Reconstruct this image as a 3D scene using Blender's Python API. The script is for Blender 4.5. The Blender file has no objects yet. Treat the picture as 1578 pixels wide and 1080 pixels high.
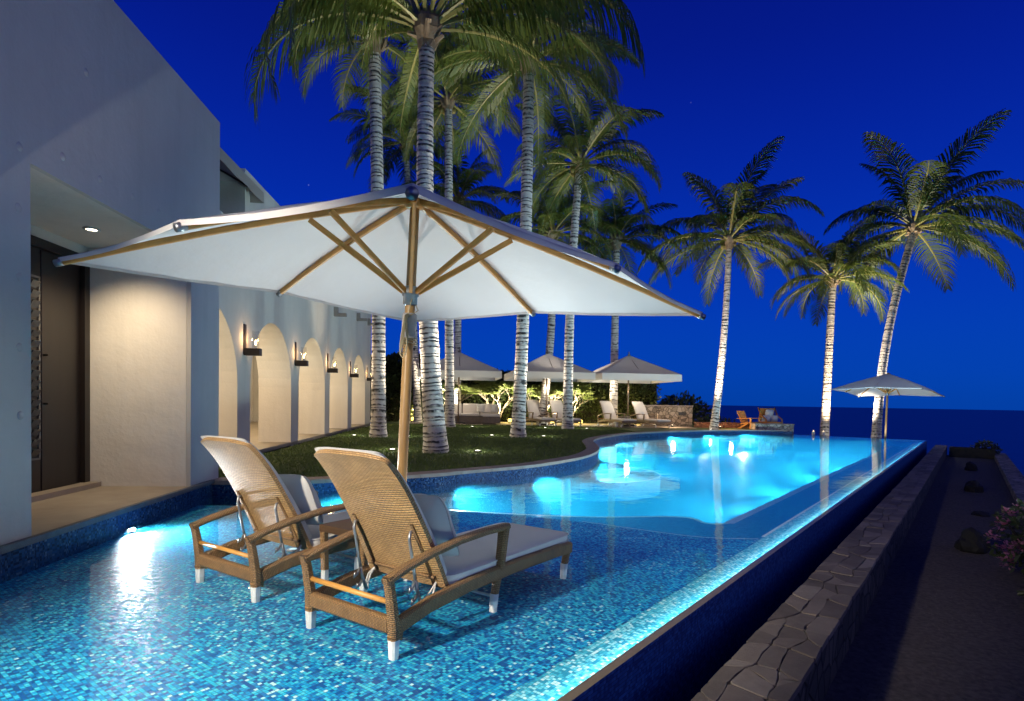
import bpy, bmesh, math, random
from mathutils import Vector, Matrix, noise
S = bpy.context.scene
COL = S.collection
R = math.radians
V = Vector

# ------------------------------------------------------------------ camera
cd = bpy.data.cameras.new('camera'); cam = bpy.data.objects.new('camera', cd); COL.objects.link(cam)
rt = V((0.999868, 0.000382, 0.016226)); up = V((-0.016231, 0.023557, 0.999591)); fw = V((0, 0.999722, -0.02356))
M = Matrix((rt, up, -fw)).transposed().to_4x4(); M.translation = V((0, 0, 1.3)); cam.matrix_world = M
cd.sensor_width = 36; cd.lens = 36 * 900 / 1578; cd.shift_y = (639.93 - 540) / 1578
cd.clip_start = .05; cd.clip_end = 30000
S.camera = cam
S.render.engine = 'CYCLES'
cy = S.cycles
cy.use_denoising = True; cy.denoiser = 'OPENIMAGEDENOISE'
cy.max_bounces = 6; cy.transparent_max_bounces = 14; cy.sample_clamp_indirect = 3; cy.sample_clamp_direct = 0
cy.caustics_reflective = False; cy.caustics_refractive = False
cy.use_light_tree = True
S.view_settings.view_transform = 'Standard'; S.view_settings.look = 'None'
S.view_settings.exposure = 0; S.view_settings.gamma = 1

# ------------------------------------------------------------------ night sky
w = bpy.data.worlds.new('World'); S.world = w; w.use_nodes = True
nt = w.node_tree; nt.nodes.clear()
wo = nt.nodes.new('ShaderNodeOutputWorld'); bg = nt.nodes.new('ShaderNodeBackground')
tc = nt.nodes.new('ShaderNodeTexCoord'); sp = nt.nodes.new('ShaderNodeSeparateXYZ'); rp = nt.nodes.new('ShaderNodeValToRGB')
nt.links.new(tc.outputs['Generated'], sp.inputs[0]); nt.links.new(sp.outputs['Z'], rp.inputs[0])
rp.color_ramp.interpolation = 'B_SPLINE'
el = rp.color_ramp.elements
for p, c in ((0.0, (.0008, .048, .36)), (.05, (.0008, .056, .44)), (.16, (.0008, .043, .47)), (.32, (.001, .022, .39)), (.50, (.0012, .0095, .25)), (.75, (.0012, .004, .12)), (1, (.001, .003, .07))):
    e = el[0] if p == 0 else (el[len(el) - 1] if p == 1 else el.new(p))
    e.position = p; e.color = (*c, 1)
vo = nt.nodes.new('ShaderNodeTexVoronoi'); vo.inputs['Scale'].default_value = 26; nt.links.new(tc.outputs['Generated'], vo.inputs['Vector'])
lt = nt.nodes.new('ShaderNodeMath'); lt.operation = 'LESS_THAN'; lt.inputs[1].default_value = .026; nt.links.new(vo.outputs['Distance'], lt.inputs[0])
sc_ = nt.nodes.new('ShaderNodeSeparateColor'); nt.links.new(vo.outputs['Color'], sc_.inputs[0])
pw = nt.nodes.new('ShaderNodeMath'); pw.operation = 'POWER'; pw.inputs[1].default_value = 3; nt.links.new(sc_.outputs[0], pw.inputs[0])
ml = nt.nodes.new('ShaderNodeMath'); ml.operation = 'MULTIPLY'; nt.links.new(lt.outputs[0], ml.inputs[0]); nt.links.new(pw.outputs[0], ml.inputs[1])
st = nt.nodes.new('ShaderNodeMix'); st.data_type = 'RGBA'; st.blend_type = 'ADD'; st.inputs[0].default_value = 1; st.inputs[7].default_value = (.12, .13, .14, 1)
mv = nt.nodes.new('ShaderNodeVectorMath'); mv.operation = 'SCALE'; mv.inputs[0].default_value = (.16, .17, .18); nt.links.new(ml.outputs[0], mv.inputs['Scale'])
nt.links.new(rp.outputs[0], st.inputs[6]); nt.links.new(mv.outputs[0], st.inputs[7])
nt.links.new(st.outputs[2], bg.inputs[0]); bg.inputs[1].default_value = 1.0
nt.links.new(bg.outputs[0], wo.inputs[0])

# last glow of dusk, low over the sea on the right behind the camera
sl = bpy.data.lights.new('sun', 'SUN'); sun = bpy.data.objects.new('sun', sl); COL.objects.link(sun)
sl.energy = .29; sl.angle = R(75); sl.color = (1, 1, .72)
sun.rotation_euler = V((-.86, .50, -.05)).to_track_quat('-Z', 'Y').to_euler()

# ------------------------------------------------------------------ helpers
class MB:
    def __init__(s): s.v = []; s.f = []; s.uv = []; s.mi = []
    def face(s, idx, uv=None, mi=0): s.f.append(tuple(idx)); s.uv.append(uv); s.mi.append(mi)
    def poly(s, pts, uv=None, mi=0):
        n = len(s.v); s.v += [V(p) for p in pts]; s.face(range(n, n + len(pts)), uv, mi)
    def box(s, c, d, M=None, mi=0):
        c = V(c); hx, hy, hz = d[0] / 2, d[1] / 2, d[2] / 2; n = len(s.v)
        for z in (-hz, hz):
            for x, y in ((-hx, -hy), (hx, -hy), (hx, hy), (-hx, hy)):
                p = V((x, y, z)); p = M @ p if M else p; s.v.append(c + p)
        for q in ((0, 3, 2, 1), (4, 5, 6, 7), (0, 1, 5, 4), (1, 2, 6, 5), (2, 3, 7, 6), (3, 0, 4, 7)): s.face([n + i for i in q], None, mi)
    def prism(s, pts, z0, z1, mi=0, bottom=True):
        n = len(s.v); k = len(pts)
        s.v += [V((p[0], p[1], z0)) for p in pts] + [V((p[0], p[1], z1)) for p in pts]
        s.face(range(n + k, n + 2 * k), None, mi)
        if bottom: s.face(range(n + k - 1, n - 1, -1), None, mi)
        for i in range(k): j = (i + 1) % k; s.face((n + i, n + j, n + k + j, n + k + i), None, mi)
    def tube(s, pts, rad, seg=8, cap=True, mi=0, sect=None, upv=None):
        """sweep; rad: number or list; sect: list of (a,b) cross-section points instead of a circle"""
        pts = [V(p) for p in pts]; n0 = len(s.v); k = len(pts)
        if not isinstance(rad, (list, tuple)): rad = [rad] * k
        sec = sect or [(math.cos(2 * math.pi * i / seg), math.sin(2 * math.pi * i / seg)) for i in range(seg)]
        seg = len(sec); L = 0; prev = None; per = [0]
        for i in range(seg):
            a, b = sec[i], sec[(i + 1) % seg]; per.append(per[-1] + math.hypot(a[0] - b[0], a[1] - b[1]))
        Ls = []
        for i in range(k):
            t = (pts[min(i + 1, k - 1)] - pts[max(i - 1, 0)]).normalized()
            if prev is None:
                ref = V(upv) if upv else (V((0, 0, 1)) if abs(t.z) < .9 else V((1, 0, 0)))
                a = t.cross(ref).normalized()
            else:
                a = (prev - t * prev.dot(t)).normalized()
            if upv: a = t.cross(V(upv)).normalized()
            b = a.cross(t); prev = a
            if i: L += (pts[i] - pts[i - 1]).length
            Ls.append(L)
            for (x, y) in sec: s.v.append(pts[i] + (a * x + b * y) * rad[i])
        for i in range(k - 1):
            r = rad[i]
            for j in range(seg):
                j2 = (j + 1) % seg
                s.face((n0 + i * seg + j, n0 + i * seg + j2, n0 + (i + 1) * seg + j2, n0 + (i + 1) * seg + j),
                       [(per[j] * r, Ls[i]), (per[j + 1] * r, Ls[i]), (per[j + 1] * r, Ls[i + 1]), (per[j] * r, Ls[i + 1])], mi)
        if cap:
            s.face([n0 + j for j in range(seg - 1, -1, -1)], None, mi); s.face([n0 + (k - 1) * seg + j for j in range(seg)], None, mi)
    def bar(s, p0, p1, wd, ht, upv=(0, 0, 1), mi=0): s.tube([p0, p1], 1, sect=rsec(wd, ht, min(wd, ht) * .15), upv=upv, mi=mi)
    def grid(s, P, nu, nv, uvf=None, flip=False, mi=0):
        n = len(s.v); uvs = []
        for j in range(nv + 1):
            for i in range(nu + 1):
                s.v.append(V(P(i / nu, j / nv))); uvs.append(uvf(i / nu, j / nv) if uvf else (i / nu, j / nv))
        for j in range(nv):
            for i in range(nu):
                q = [j * (nu + 1) + i, j * (nu + 1) + i + 1, (j + 1) * (nu + 1) + i + 1, (j + 1) * (nu + 1) + i]
                if flip: q.reverse()
                s.face([n + a for a in q], [uvs[a] for a in q], mi)
    def lathe(s, prof, seg=16, c=(0, 0, 0), mi=0, cap=True):
        n = len(s.v); c = V(c)
        for r, z in prof:
            for i in range(seg): a = 2 * math.pi * i / seg; s.v.append(c + V((r * math.cos(a), r * math.sin(a), z)))
        for j in range(len(prof) - 1):
            for i in range(seg):
                i2 = (i + 1) % seg; s.face((n + j * seg + i, n + j * seg + i2, n + (j + 1) * seg + i2, n + (j + 1) * seg + i), None, mi)
        if not cap: return
        s.face([n + i for i in range(seg - 1, -1, -1)], None, mi); s.face([n + (len(prof) - 1) * seg + i for i in range(seg)], None, mi)
    def mesh(s, name, mats, smooth=False, bevel=0):
        me = bpy.data.meshes.new(name); me.from_pydata([tuple(p) for p in s.v], [], s.f)
        if not isinstance(mats, (list, tuple)): mats = [mats]
        for m in mats: me.materials.append(m)
        if any(s.mi): me.polygons.foreach_set('material_index', s.mi)
        if any(u for u in s.uv):
            ul = me.uv_layers.new(name='UVMap'); k = 0; fl = []
            for f, u in zip(s.f, s.uv):
                for i in range(len(f)): fl += list(u[i]) if u else [0, 0]
            ul.data.foreach_set('uv', fl)
        if bevel:
            bm = bmesh.new(); bm.from_mesh(me)
            bmesh.ops.bevel(bm, geom=bm.edges[:], offset=bevel, segments=2, affect='EDGES', profile=.5)
            bm.to_mesh(me); bm.free()
        if smooth: me.polygons.foreach_set('use_smooth', [True] * len(me.polygons))
        me.update(); return me
    def build(s, name, mats, parent=None, smooth=False, bevel=0, **props):
        return link(name, s.mesh(name, mats, smooth, bevel), parent, **props)

def rsec(w_, h_, r):
    a, b = w_ / 2, h_ / 2
    return [(-a + r, -b), (a - r, -b), (a, -b + r), (a, b - r), (a - r, b), (-a + r, b), (-a, b - r), (-a, -b + r)]
def link(name, data, parent=None, **props):
    o = bpy.data.objects.new(name, data); COL.objects.link(o)
    if parent: o.parent = parent
    for k, v in props.items(): o[k] = v
    return o
def thing(name, label, cat, loc=(0, 0, 0), rz=0, group=None):
    o = link(name, None); o.location = loc; o.rotation_euler = (0, 0, rz); o['label'] = label; o['category'] = cat
    if group: o['group'] = group
    o.empty_display_size = .2
    return o
def kids(o): return [c for c in COL.objects if c.parent == o]
def dup(o, parent=None):
    c = o.copy(); COL.objects.link(c)
    if parent: c.parent = parent
    for ch in kids(o): dup(ch, c)
    return c
def smooth_curve(pts, n=6):
    out = []; P = [V(p) for p in pts]
    for i in range(len(P) - 1):
        p0, p1, p2, p3 = P[max(i - 1, 0)], P[i], P[i + 1], P[min(i + 2, len(P) - 1)]
        for j in range(n):
            t = j / n
            out.append(.5 * ((2 * p1) + (p2 - p0) * t + (2 * p0 - 5 * p1 + 4 * p2 - p3) * t * t + (3 * p1 - p0 - 3 * p2 + p3) * t ** 3))
    out.append(P[-1]); return out
def spot(name, loc, target, watts, col, angle, blend=1, size=.05, parent=None):
    l = bpy.data.lights.new(name, 'SPOT'); l.energy = watts; l.color = col; l.spot_size = R(angle); l.spot_blend = blend; l.shadow_soft_size = size
    o = link(name, l); d = V(target) - V(loc)
    o.matrix_world = Matrix.Translation(V(loc)) @ d.to_track_quat('-Z', 'Y').to_matrix().to_4x4()
    if parent: o.parent = parent; bpy.context.view_layer.update(); o.matrix_parent_inverse = parent.matrix_world.inverted()
    return o
def point(name, loc, watts, col, size=.05, parent=None):
    l = bpy.data.lights.new(name, 'POINT'); l.energy = watts; l.color = col; l.shadow_soft_size = size
    o = link(name, l); o.location = loc
    if parent: o.parent = parent
    return o

# ------------------------------------------------------------------ materials
class NT:
    def __init__(s, name):
        s.m = bpy.data.materials.new(name); s.m.use_nodes = True; s.t = s.m.node_tree; s.t.nodes.clear()
        s.out = s.n('ShaderNodeOutputMaterial')
    def n(s, t, **kw):
        x = s.t.nodes.new(t)
        for k, v in kw.items():
            if k.startswith('i_'): x.inputs[k[2:].replace('_', ' ')].default_value = v
            else: setattr(x, k, v)
        return x
    def l(s, a, b): s.t.links.new(a, b)
    def math(s, op, a, b=None):
        x = s.n('ShaderNodeMath', operation=op)
        for i, q in enumerate((a, b)):
            if q is None: continue
            if isinstance(q, (int, float)): x.inputs[i].default_value = q
            else: s.l(q, x.inputs[i])
        return x.outputs[0]
    def ramp(s, fac, stops, interp='LINEAR'):
        x = s.n('ShaderNodeValToRGB'); x.color_ramp.interpolation = interp; e = x.color_ramp.elements
        for i, (p, c) in enumerate(stops):
            q = e[i] if i < 2 else e.new(p); q.position = p; q.color = (*c, 1)
        s.l(fac, x.inputs[0]); return x.outputs[0]
    def noise(s, scale, detail=3, coord='Object', vec=None, rough=.55):
        x = s.n('ShaderNodeTexNoise'); x.inputs['Scale'].default_value = scale; x.inputs['Detail'].default_value = detail; x.inputs['Roughness'].default_value = rough
        if vec is None: vec = s.n('ShaderNodeTexCoord').outputs[coord]
        s.l(vec, x.inputs['Vector']); return x.outputs['Fac']
    def bump(s, h, strength=.3, dist=.01):
        x = s.n('ShaderNodeBump'); x.inputs['Strength'].default_value = strength; x.inputs['Distance'].default_value = dist; s.l(h, x.inputs['Height']); return x.outputs[0]
    def bsdf(s, col=None, rough=.6, normal=None, **kw):
        b = s.n('ShaderNodeBsdfPrincipled'); b.inputs['Roughness'].default_value = rough
        if isinstance(col, tuple): b.inputs['Base Color'].default_value = (*col, 1)
        elif col is not None: s.l(col, b.inputs['Base Color'])
        if normal is not None: s.l(normal, b.inputs['Normal'])
        for k, v in kw.items(): b.inputs[k.replace('_', ' ')].default_value = v
        return b
    def done(s, sh): s.l(sh.outputs[0] if hasattr(sh, 'outputs') else sh, s.out.inputs[0]); return s.m

def simple(name, a, b=None, scale=6, rough=.6, bump=.15, bscale=None, dist=.005, coord='Object', **kw):
    q = NT(name); b = b or tuple(x * .8 for x in a)
    f = q.noise(scale, 5, coord); col = q.ramp(f, [(.3, a), (.7, b)])
    nm = q.bump(q.noise(bscale or scale * 8, 4, coord), bump, dist)
    return q.done(q.bsdf(col, rough, nm, **kw))
def emit(name, col, strength):
    q = NT(name); e = q.n('ShaderNodeEmission'); e.inputs[0].default_value = (*col, 1); e.inputs[1].default_value = strength
    return q.done(e)

def plaster(name, a, b):
    q = NT(name); f = q.noise(1.3, 6, rough=.65); f2 = q.noise(.35, 3)
    mx = q.n('ShaderNodeMix', data_type='FLOAT'); q.l(f, mx.inputs[2]); q.l(f2, mx.inputs[3]); mx.inputs[0].default_value = .5
    col = q.ramp(mx.outputs[0], [(.32, a), (.68, b)])
    mp = q.n('ShaderNodeMapping'); mp.inputs['Scale'].default_value = (2.6, 2.6, .22); q.l(q.n('ShaderNodeTexCoord').outputs['Object'], mp.inputs[0])
    st = q.ramp(q.noise(1.6, 6, vec=mp.outputs[0], rough=.7), [(.28, (.84, .84, .83)), (.52, (1, 1, 1))])
    m2 = q.n('ShaderNodeMix', data_type='RGBA', blend_type='MULTIPLY'); m2.inputs[0].default_value = .45; q.l(col, m2.inputs[6]); q.l(st, m2.inputs[7]); col = m2.outputs[2]
    return q.done(q.bsdf(col, .85, q.bump(q.math('ADD', q.noise(28, 6), q.math('MULTIPLY', q.noise(2.2, 4), 5)), .3, .012)))
WALL = plaster('wall_plaster', (.50, .475, .42), (.60, .57, .51))
CREAM = plaster('cream_plaster', (.70, .65, .56), (.78, .73, .64))
BEIGE = plaster('beige_plaster', (.42, .38, .31), (.47, .43, .36))

def tiles(name, cols, size=.019, rough=.45, grout=(.03, .12, .16), rot=38.1, spec=.12):
    q = NT(name); g = q.n('ShaderNodeNewGeometry')
    mp = q.n('ShaderNodeMapping', vector_type='POINT'); mp.inputs['Rotation'].default_value = (0, 0, R(rot)); mp.inputs['Scale'].default_value = (1 / size,) * 3
    q.l(g.outputs['Position'], mp.inputs[0])
    ad = q.n('ShaderNodeVectorMath', operation='ADD'); q.l(mp.outputs[0], ad.inputs[0]); ad.inputs[1].default_value = (.37, .41, .3)
    fl = q.n('ShaderNodeVectorMath', operation='FLOOR'); q.l(ad.outputs[0], fl.inputs[0])
    wn = q.n('ShaderNodeTexWhiteNoise'); q.l(fl.outputs[0], wn.inputs['Vector'])
    big = q.noise(.9, 3, vec=g.outputs['Position'])
    v = q.math('ADD', wn.outputs['Value'], q.math('MULTIPLY', q.math('SUBTRACT', big, .5), .35))
    col = q.ramp(v, cols, 'CONSTANT')
    fr = q.n('ShaderNodeVectorMath', operation='FRACTION'); q.l(ad.outputs[0], fr.inputs[0])
    sx = q.n('ShaderNodeSeparateXYZ'); q.l(fr.outputs[0], sx.inputs[0])
    nx = q.n('ShaderNodeSeparateXYZ'); vt = q.n('ShaderNodeVectorTransform', vector_type='NORMAL', convert_from='WORLD', convert_to='WORLD'); q.l(g.outputs['True Normal'], nx.inputs[0])
    def edge(x): return q.math('GREATER_THAN', q.math('ABSOLUTE', q.math('SUBTRACT', x, .5)), .445)
    ex = q.math('MAXIMUM', edge(sx.outputs[0]), edge(sx.outputs[1]))
    ez = edge(sx.outputs[2])
    isv = q.math('LESS_THAN', q.math('ABSOLUTE', nx.outputs[2]), .5)
    gm = q.math('ADD', q.math('MULTIPLY', ex, q.math('SUBTRACT', 1, isv)), q.math('MULTIPLY', ez, isv))
    mx = q.n('ShaderNodeMix', data_type='RGBA'); q.l(gm, mx.inputs[0]); q.l(col, mx.inputs[6]); mx.inputs[7].default_value = (*grout, 1)
    # every tile sits a little tilted
    wc = q.n('ShaderNodeVectorMath', operation='SUBTRACT'); q.l(wn.outputs['Color'], wc.inputs[0]); wc.inputs[1].default_value = (.5, .5, .5)
    sc = q.n('ShaderNodeVectorMath', operation='SCALE'); q.l(wc.outputs[0], sc.inputs[0]); sc.inputs['Scale'].default_value = .10
    an = q.n('ShaderNodeVectorMath', operation='ADD'); q.l(g.outputs['Normal'], an.inputs[0]); q.l(sc.outputs[0], an.inputs[1])
    nn = q.n('ShaderNodeVectorMath', operation='NORMALIZE'); q.l(an.outputs[0], nn.inputs[0])
    return q.done(q.bsdf(mx.outputs[2], rough, nn.outputs[0], Specular_IOR_Level=spec))
SHELF_T = tiles('shelf_mosaic', [(0, (.002, .08, .34)), (.2, (.004, .18, .52)), (.42, (.008, .32, .68)), (.64, (.02, .48, .76)), (.84, (.08, .62, .80)), (.97, (.50, .86, .92))])
BAND_T = tiles('band_mosaic', [(0, (.02, .30, .48)), (.2, (.05, .46, .64)), (.45, (.14, .62, .76)), (.7, (.34, .76, .84)), (.9, (.60, .86, .88))], grout=(.06, .25, .28))
DEEP_T = tiles('deep_mosaic', [(0, (.008, .22, .46)), (.3, (.012, .31, .58)), (.6, (.02, .40, .66)), (.85, (.05, .48, .70))], grout=(.01, .16, .3))
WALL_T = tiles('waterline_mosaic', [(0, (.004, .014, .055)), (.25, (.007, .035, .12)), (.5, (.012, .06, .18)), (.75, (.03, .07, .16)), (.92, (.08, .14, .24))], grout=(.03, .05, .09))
EDGE_T = tiles('edge_mosaic', [(0, (.70, .84, .85)), (.4, (.78, .88, .88)), (.8, (.86, .9, .9))], grout=(.3, .5, .5))
OUTER_T = tiles('outer_mosaic', [(0, (.012, .05, .19)), (.4, (.02, .08, .27)), (.8, (.03, .11, .34))], grout=(.01, .02, .05))

def water():
    q = NT('pool_water')
    g = q.n('ShaderNodeNewGeometry')
    n1 = q.noise(2.2, 2, vec=g.outputs['Position']); n2 = q.noise(11, 2, vec=g.outputs['Position'])
    bp = q.bump(q.math('ADD', n1, q.math('MULTIPLY', n2, .18)), .12, .03)
    fr = q.n('ShaderNodeFresnel'); fr.inputs['IOR'].default_value = 1.33; q.l(bp, fr.inputs['Normal'])
    sx = q.n('ShaderNodeSeparateXYZ'); q.l(g.outputs['True Normal'], sx.inputs[0])
    fac = q.math('MULTIPLY', fr.outputs[0], q.math('MULTIPLY', q.math('GREATER_THAN', sx.outputs[2], .5), q.math('SUBTRACT', 1, g.outputs['Backfacing'])))
    tr = q.n('ShaderNodeBsdfTransparent')
    gl = q.n('ShaderNodeBsdfGlossy'); gl.inputs['Roughness'].default_value = .035; q.l(bp, gl.inputs['Normal'])
    mx = q.n('ShaderNodeMixShader'); q.l(fac, mx.inputs[0]); q.l(tr.outputs[0], mx.inputs[1]); q.l(gl.outputs[0], mx.inputs[2])
    vs = q.n('ShaderNodeVolumePrincipled'); vs.inputs['Color'].default_value = (.03, .60, .92, 1); vs.inputs['Density'].default_value = .16; vs.inputs['Anisotropy'].default_value = .3
    q.l(vs.outputs[0], q.out.inputs['Volume'])
    return q.done(mx)
WATER = water()

def weave(name, a, b, c, bw=.030, bh=.0125):
    q = NT(name); uv = q.n('ShaderNodeTexCoord').outputs['UV']
    br = q.n('ShaderNodeTexBrick'); q.l(uv, br.inputs['Vector'])
    br.inputs['Scale'].default_value = 1; br.inputs['Brick Width'].default_value = bw; br.inputs['Row Height'].default_value = bh
    br.inputs['Mortar Size'].default_value = .0016; br.inputs['Mortar Smooth'].default_value = .6; br.inputs['Bias'].default_value = 0
    br.inputs['Color1'].default_value = (*a, 1); br.inputs['Color2'].default_value = (*b, 1); br.inputs['Mortar'].default_value = (*c, 1)
    sx = q.n('ShaderNodeSeparateXYZ'); q.l(uv, sx.inputs[0])
    wv = q.math('ABSOLUTE', q.math('SINE', q.math('MULTIPLY', sx.outputs[1], math.pi / bh)))
    h = q.math('ADD', q.math('MULTIPLY', q.math('SUBTRACT', 1, br.outputs['Fac']), .6), q.math('MULTIPLY', wv, .6))
    nz = q.noise(9, 4)
    mx = q.n('ShaderNodeMix', data_type='RGBA', blend_type='MULTIPLY'); mx.inputs[0].default_value = 1; q.l(br.outputs['Color'], mx.inputs[6]); q.l(q.ramp(nz, [(.3, (.78, .78, .78)), (.7, (1.1, 1.08, 1.05))]), mx.inputs[7])
    return q.done(q.bsdf(mx.outputs[2], .5, q.bump(h, 1, .006)))
WICKER = weave('wicker', (.50, .305, .130), (.41, .24, .097), (.10, .05, .02))
WICKER_D = weave('wicker_frame', (.36, .205, .083), (.28, .155, .06), (.065, .033, .014), .018, .011)
WICKER_G = weave('wicker_pale', (.40, .33, .26), (.33, .27, .21), (.12, .09, .07), .03, .015)

def fabric(name, a, rough=.9):
    q = NT(name); f = q.noise(3, 4); col = q.ramp(f, [(.3, tuple(x * .92 for x in a)), (.7, a)])
    h = q.math('ADD', q.noise(420, 2), q.math('MULTIPLY', q.noise(5, 4), 6))
    return q.done(q.bsdf(col, rough, q.bump(h, .25, .004), Sheen_Weight=.15))
CANVAS = fabric('cushion_canvas', (.62, .60, .57))
PILLOW = fabric('pillow_canvas', (.52, .51, .49))
WHITEC = fabric('white_cushion', (.68, .63, .57))
def canopy_mat(name, a, t=.25):
    q = NT(name); f = q.noise(1.6, 4); col = q.ramp(f, [(.3, tuple(x * .94 for x in a)), (.7, a)])
    nm = q.bump(q.math('ADD', q.noise(3.2, 4), q.math('MULTIPLY', q.noise(300, 1), .02)), .34, .05)
    d = q.n('ShaderNodeBsdfDiffuse'); q.l(col, d.inputs[0]); q.l(nm, d.inputs[2])
    tl = q.n('ShaderNodeBsdfTranslucent'); q.l(col, tl.inputs[0])
    mx = q.n('ShaderNodeMixShader'); mx.inputs[0].default_value = t; q.l(d.outputs[0], mx.inputs[1]); q.l(tl.outputs[0], mx.inputs[2])
    return q.done(mx)
CANOPY = canopy_mat('canopy_canvas', (.74, .72, .70), .10)
def wood(name, a, b, rough=.45, scale=(14, 14, 1.2)):
    q = NT(name); tcn = q.n('ShaderNodeTexCoord'); mp = q.n('ShaderNodeMapping'); mp.inputs['Scale'].default_value = (60, 2.5, 1); q.l(tcn.outputs['UV'], mp.inputs[0])
    mo = q.n('ShaderNodeMapping'); mo.inputs['Scale'].default_value = scale; q.l(tcn.outputs['Object'], mo.inputs[0])
    f = q.math('ADD', q.math('MULTIPLY', q.noise(1, 5, vec=mp.outputs[0]), .6), q.math('MULTIPLY', q.noise(1, 5, vec=mo.outputs[0]), .4))
    col = q.ramp(f, [(.35, a), (.65, b)])
    return q.done(q.bsdf(col, rough, q.bump(f, .15, .003)))
TEAK = wood('teak', (.42, .185, .034), (.60, .30, .070))
TEAKP = wood('pole_wood', (.23, .125, .040), (.35, .20, .068))
DARKW = wood('dark_wood', (.011, .008, .007), (.022, .015, .012), .35)
TEAKG = wood('weathered_teak', (.16, .11, .07), (.24, .17, .10))
METAL = simple('galvanised_metal', (.35, .36, .37), rough=.35, Metallic=.85, scale=30)
DARKM = simple('bronze_metal', (.05, .042, .035), rough=.45, Metallic=.6, scale=20)
PLAST = simple('white_plastic', (.72, .72, .68), rough=.4, scale=15)
ROPE = simple('rope', (.36, .30, .19), rough=.9, scale=60, bump=.5, bscale=200)
SLEEVE = simple('grey_sleeve', (.33, .32, .34), rough=.8, scale=20)
STONEF = simple('tan_stone_floor', (.36, .30, .22), (.26, .21, .155), scale=2.5, rough=.5, bump=.25, bscale=14, dist=.01)
COPE = simple('coping_stone', (.34, .27, .22), (.24, .195, .165), scale=7, rough=.7, bump=.4, bscale=40)
def flag(name, cols, rough=.85):
    q = NT(name); oi = q.n('ShaderNodeObjectInfo'); g = q.n('ShaderNodeNewGeometry')
    f = q.math('ADD', q.math('MULTIPLY', q.noise(5, 6, vec=g.outputs['Position'], rough=.65), .7), q.math('MULTIPLY', oi.outputs['Random'], .45))
    col = q.ramp(f, cols)
    return q.done(q.bsdf(col, rough, q.bump(q.noise(34, 6, vec=g.outputs['Position'], rough=.7), .5, .008)))
FLAG = flag('flagstone', [(.25, (.085, .066, .050)), (.5, (.14, .112, .088)), (.72, (.20, .16, .125)), (.9, (.26, .22, .18))])
MORTAR = simple('dark_mortar', (.05, .043, .038), scale=12, rough=.95, bump=.5)
def rubble(name, cols, scale=5.5):
    q = NT(name); g = q.n('ShaderNodeNewGeometry')
    vo = q.n('ShaderNodeTexVoronoi'); vo.inputs['Scale'].default_value = scale; q.l(g.outputs['Position'], vo.inputs['Vector'])
    ve = q.n('ShaderNodeTexVoronoi', feature='DISTANCE_TO_EDGE'); ve.inputs['Scale'].default_value = scale; q.l(g.outputs['Position'], ve.inputs['Vector'])
    sx = q.n('ShaderNodeSeparateColor'); q.l(vo.outputs['Color'], sx.inputs[0])
    col = q.ramp(q.math('ADD', q.math('MULTIPLY', sx.outputs[0], .7), q.math('MULTIPLY', q.noise(30, 4, vec=g.outputs['Position']), .3)), cols)
    e = q.ramp(ve.outputs['Distance'], [(.02, (.25, .25, .25)), (.08, (1, 1, 1))])
    mx = q.n('ShaderNodeMix', data_type='RGBA', blend_type='MULTIPLY'); mx.inputs[0].default_value = 1; q.l(col, mx.inputs[6]); q.l(e, mx.inputs[7])
    return q.done(q.bsdf(mx.outputs[2], .9, q.bump(e, .8, .03)))
RUBBLE = rubble('rubble_stone', [(.2, (.16, .13, .10)), (.5, (.27, .22, .16)), (.8, (.38, .31, .24))])
RUBBLER = rubble('red_rubble_stone', [(.2, (.16, .075, .045)), (.5, (.26, .12, .07)), (.8, (.30, .17, .11))], 7)
GRAVEL = simple('gravel_ground', (.125, .10, .083), (.05, .04, .034), scale=26, rough=.95, bump=.9, bscale=160, dist=.012, coord='Object')
SOIL = simple('dark_soil', (.02, .018, .014), scale=3, rough=.95)
BOULDER = simple('black_rock', (.006, .006, .007), (.011, .010, .010), scale=8, rough=.8, bump=.6, bscale=20)
PAVE = simple('patio_stone', (.32, .26, .20), (.24, .20, .155), scale=3, rough=.8)
def leafmat(name, a, b, tr=.35, rough=.45):
    q = NT(name); oi = q.n('ShaderNodeObjectInfo'); g = q.n('ShaderNodeNewGeometry')
    f = q.math('ADD', q.math('MULTIPLY', q.noise(1.7, 3, vec=g.outputs['Position']), .7), q.math('ADD', q.math('MULTIPLY', oi.outputs['Random'], .18), q.math('MULTIPLY', g.outputs['Random Per Island'], .25)))
    col = q.ramp(f, [(.25, a), (.85, b)])
    p = q.bsdf(col, rough); tl = q.n('ShaderNodeBsdfTranslucent'); q.l(col, tl.inputs[0])
    mx = q.n('ShaderNodeMixShader'); mx.inputs[0].default_value = tr; q.l(p.outputs[0], mx.inputs[1]); q.l(tl.outputs[0], mx.inputs[2])
    return q.done(mx)
FROND = leafmat('palm_leaflet', (.050, .088, .012), (.125, .165, .028))
RACHIS = simple('palm_rachis', (.26, .24, .07), (.20, .19, .06), scale=5, rough=.5)
HEDGE = leafmat('hedge_leaf', (.04, .06, .018), (.10, .125, .04))
PLUM = leafmat('plumeria_leaf', (.10, .14, .03), (.24, .27, .08))
PETAL = leafmat('pink_petal', (.45, .10, .22), (.70, .34, .44), .4)
BRANCH = simple('pale_bark', (.22, .18, .13), (.15, .12, .085), scale=8, rough=.85)
GRASS = leafmat('grass_blade', (.055, .09, .016), (.115, .165, .032), .2, .6)
LAWN = simple('lawn_turf', (.08, .118, .024), (.05, .078, .016), scale=2.2, rough=.95, bump=.8, bscale=90, dist=.02)
FIBRE = simple('palm_fibre', (.20, .14, .085), (.33, .26, .17), scale=7, rough=.9, bump=.7, bscale=30, dist=.02)
COCO = simple('coconut_husk', (.16, .14, .03), (.22, .18, .05), scale=4, rough=.5)
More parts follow.
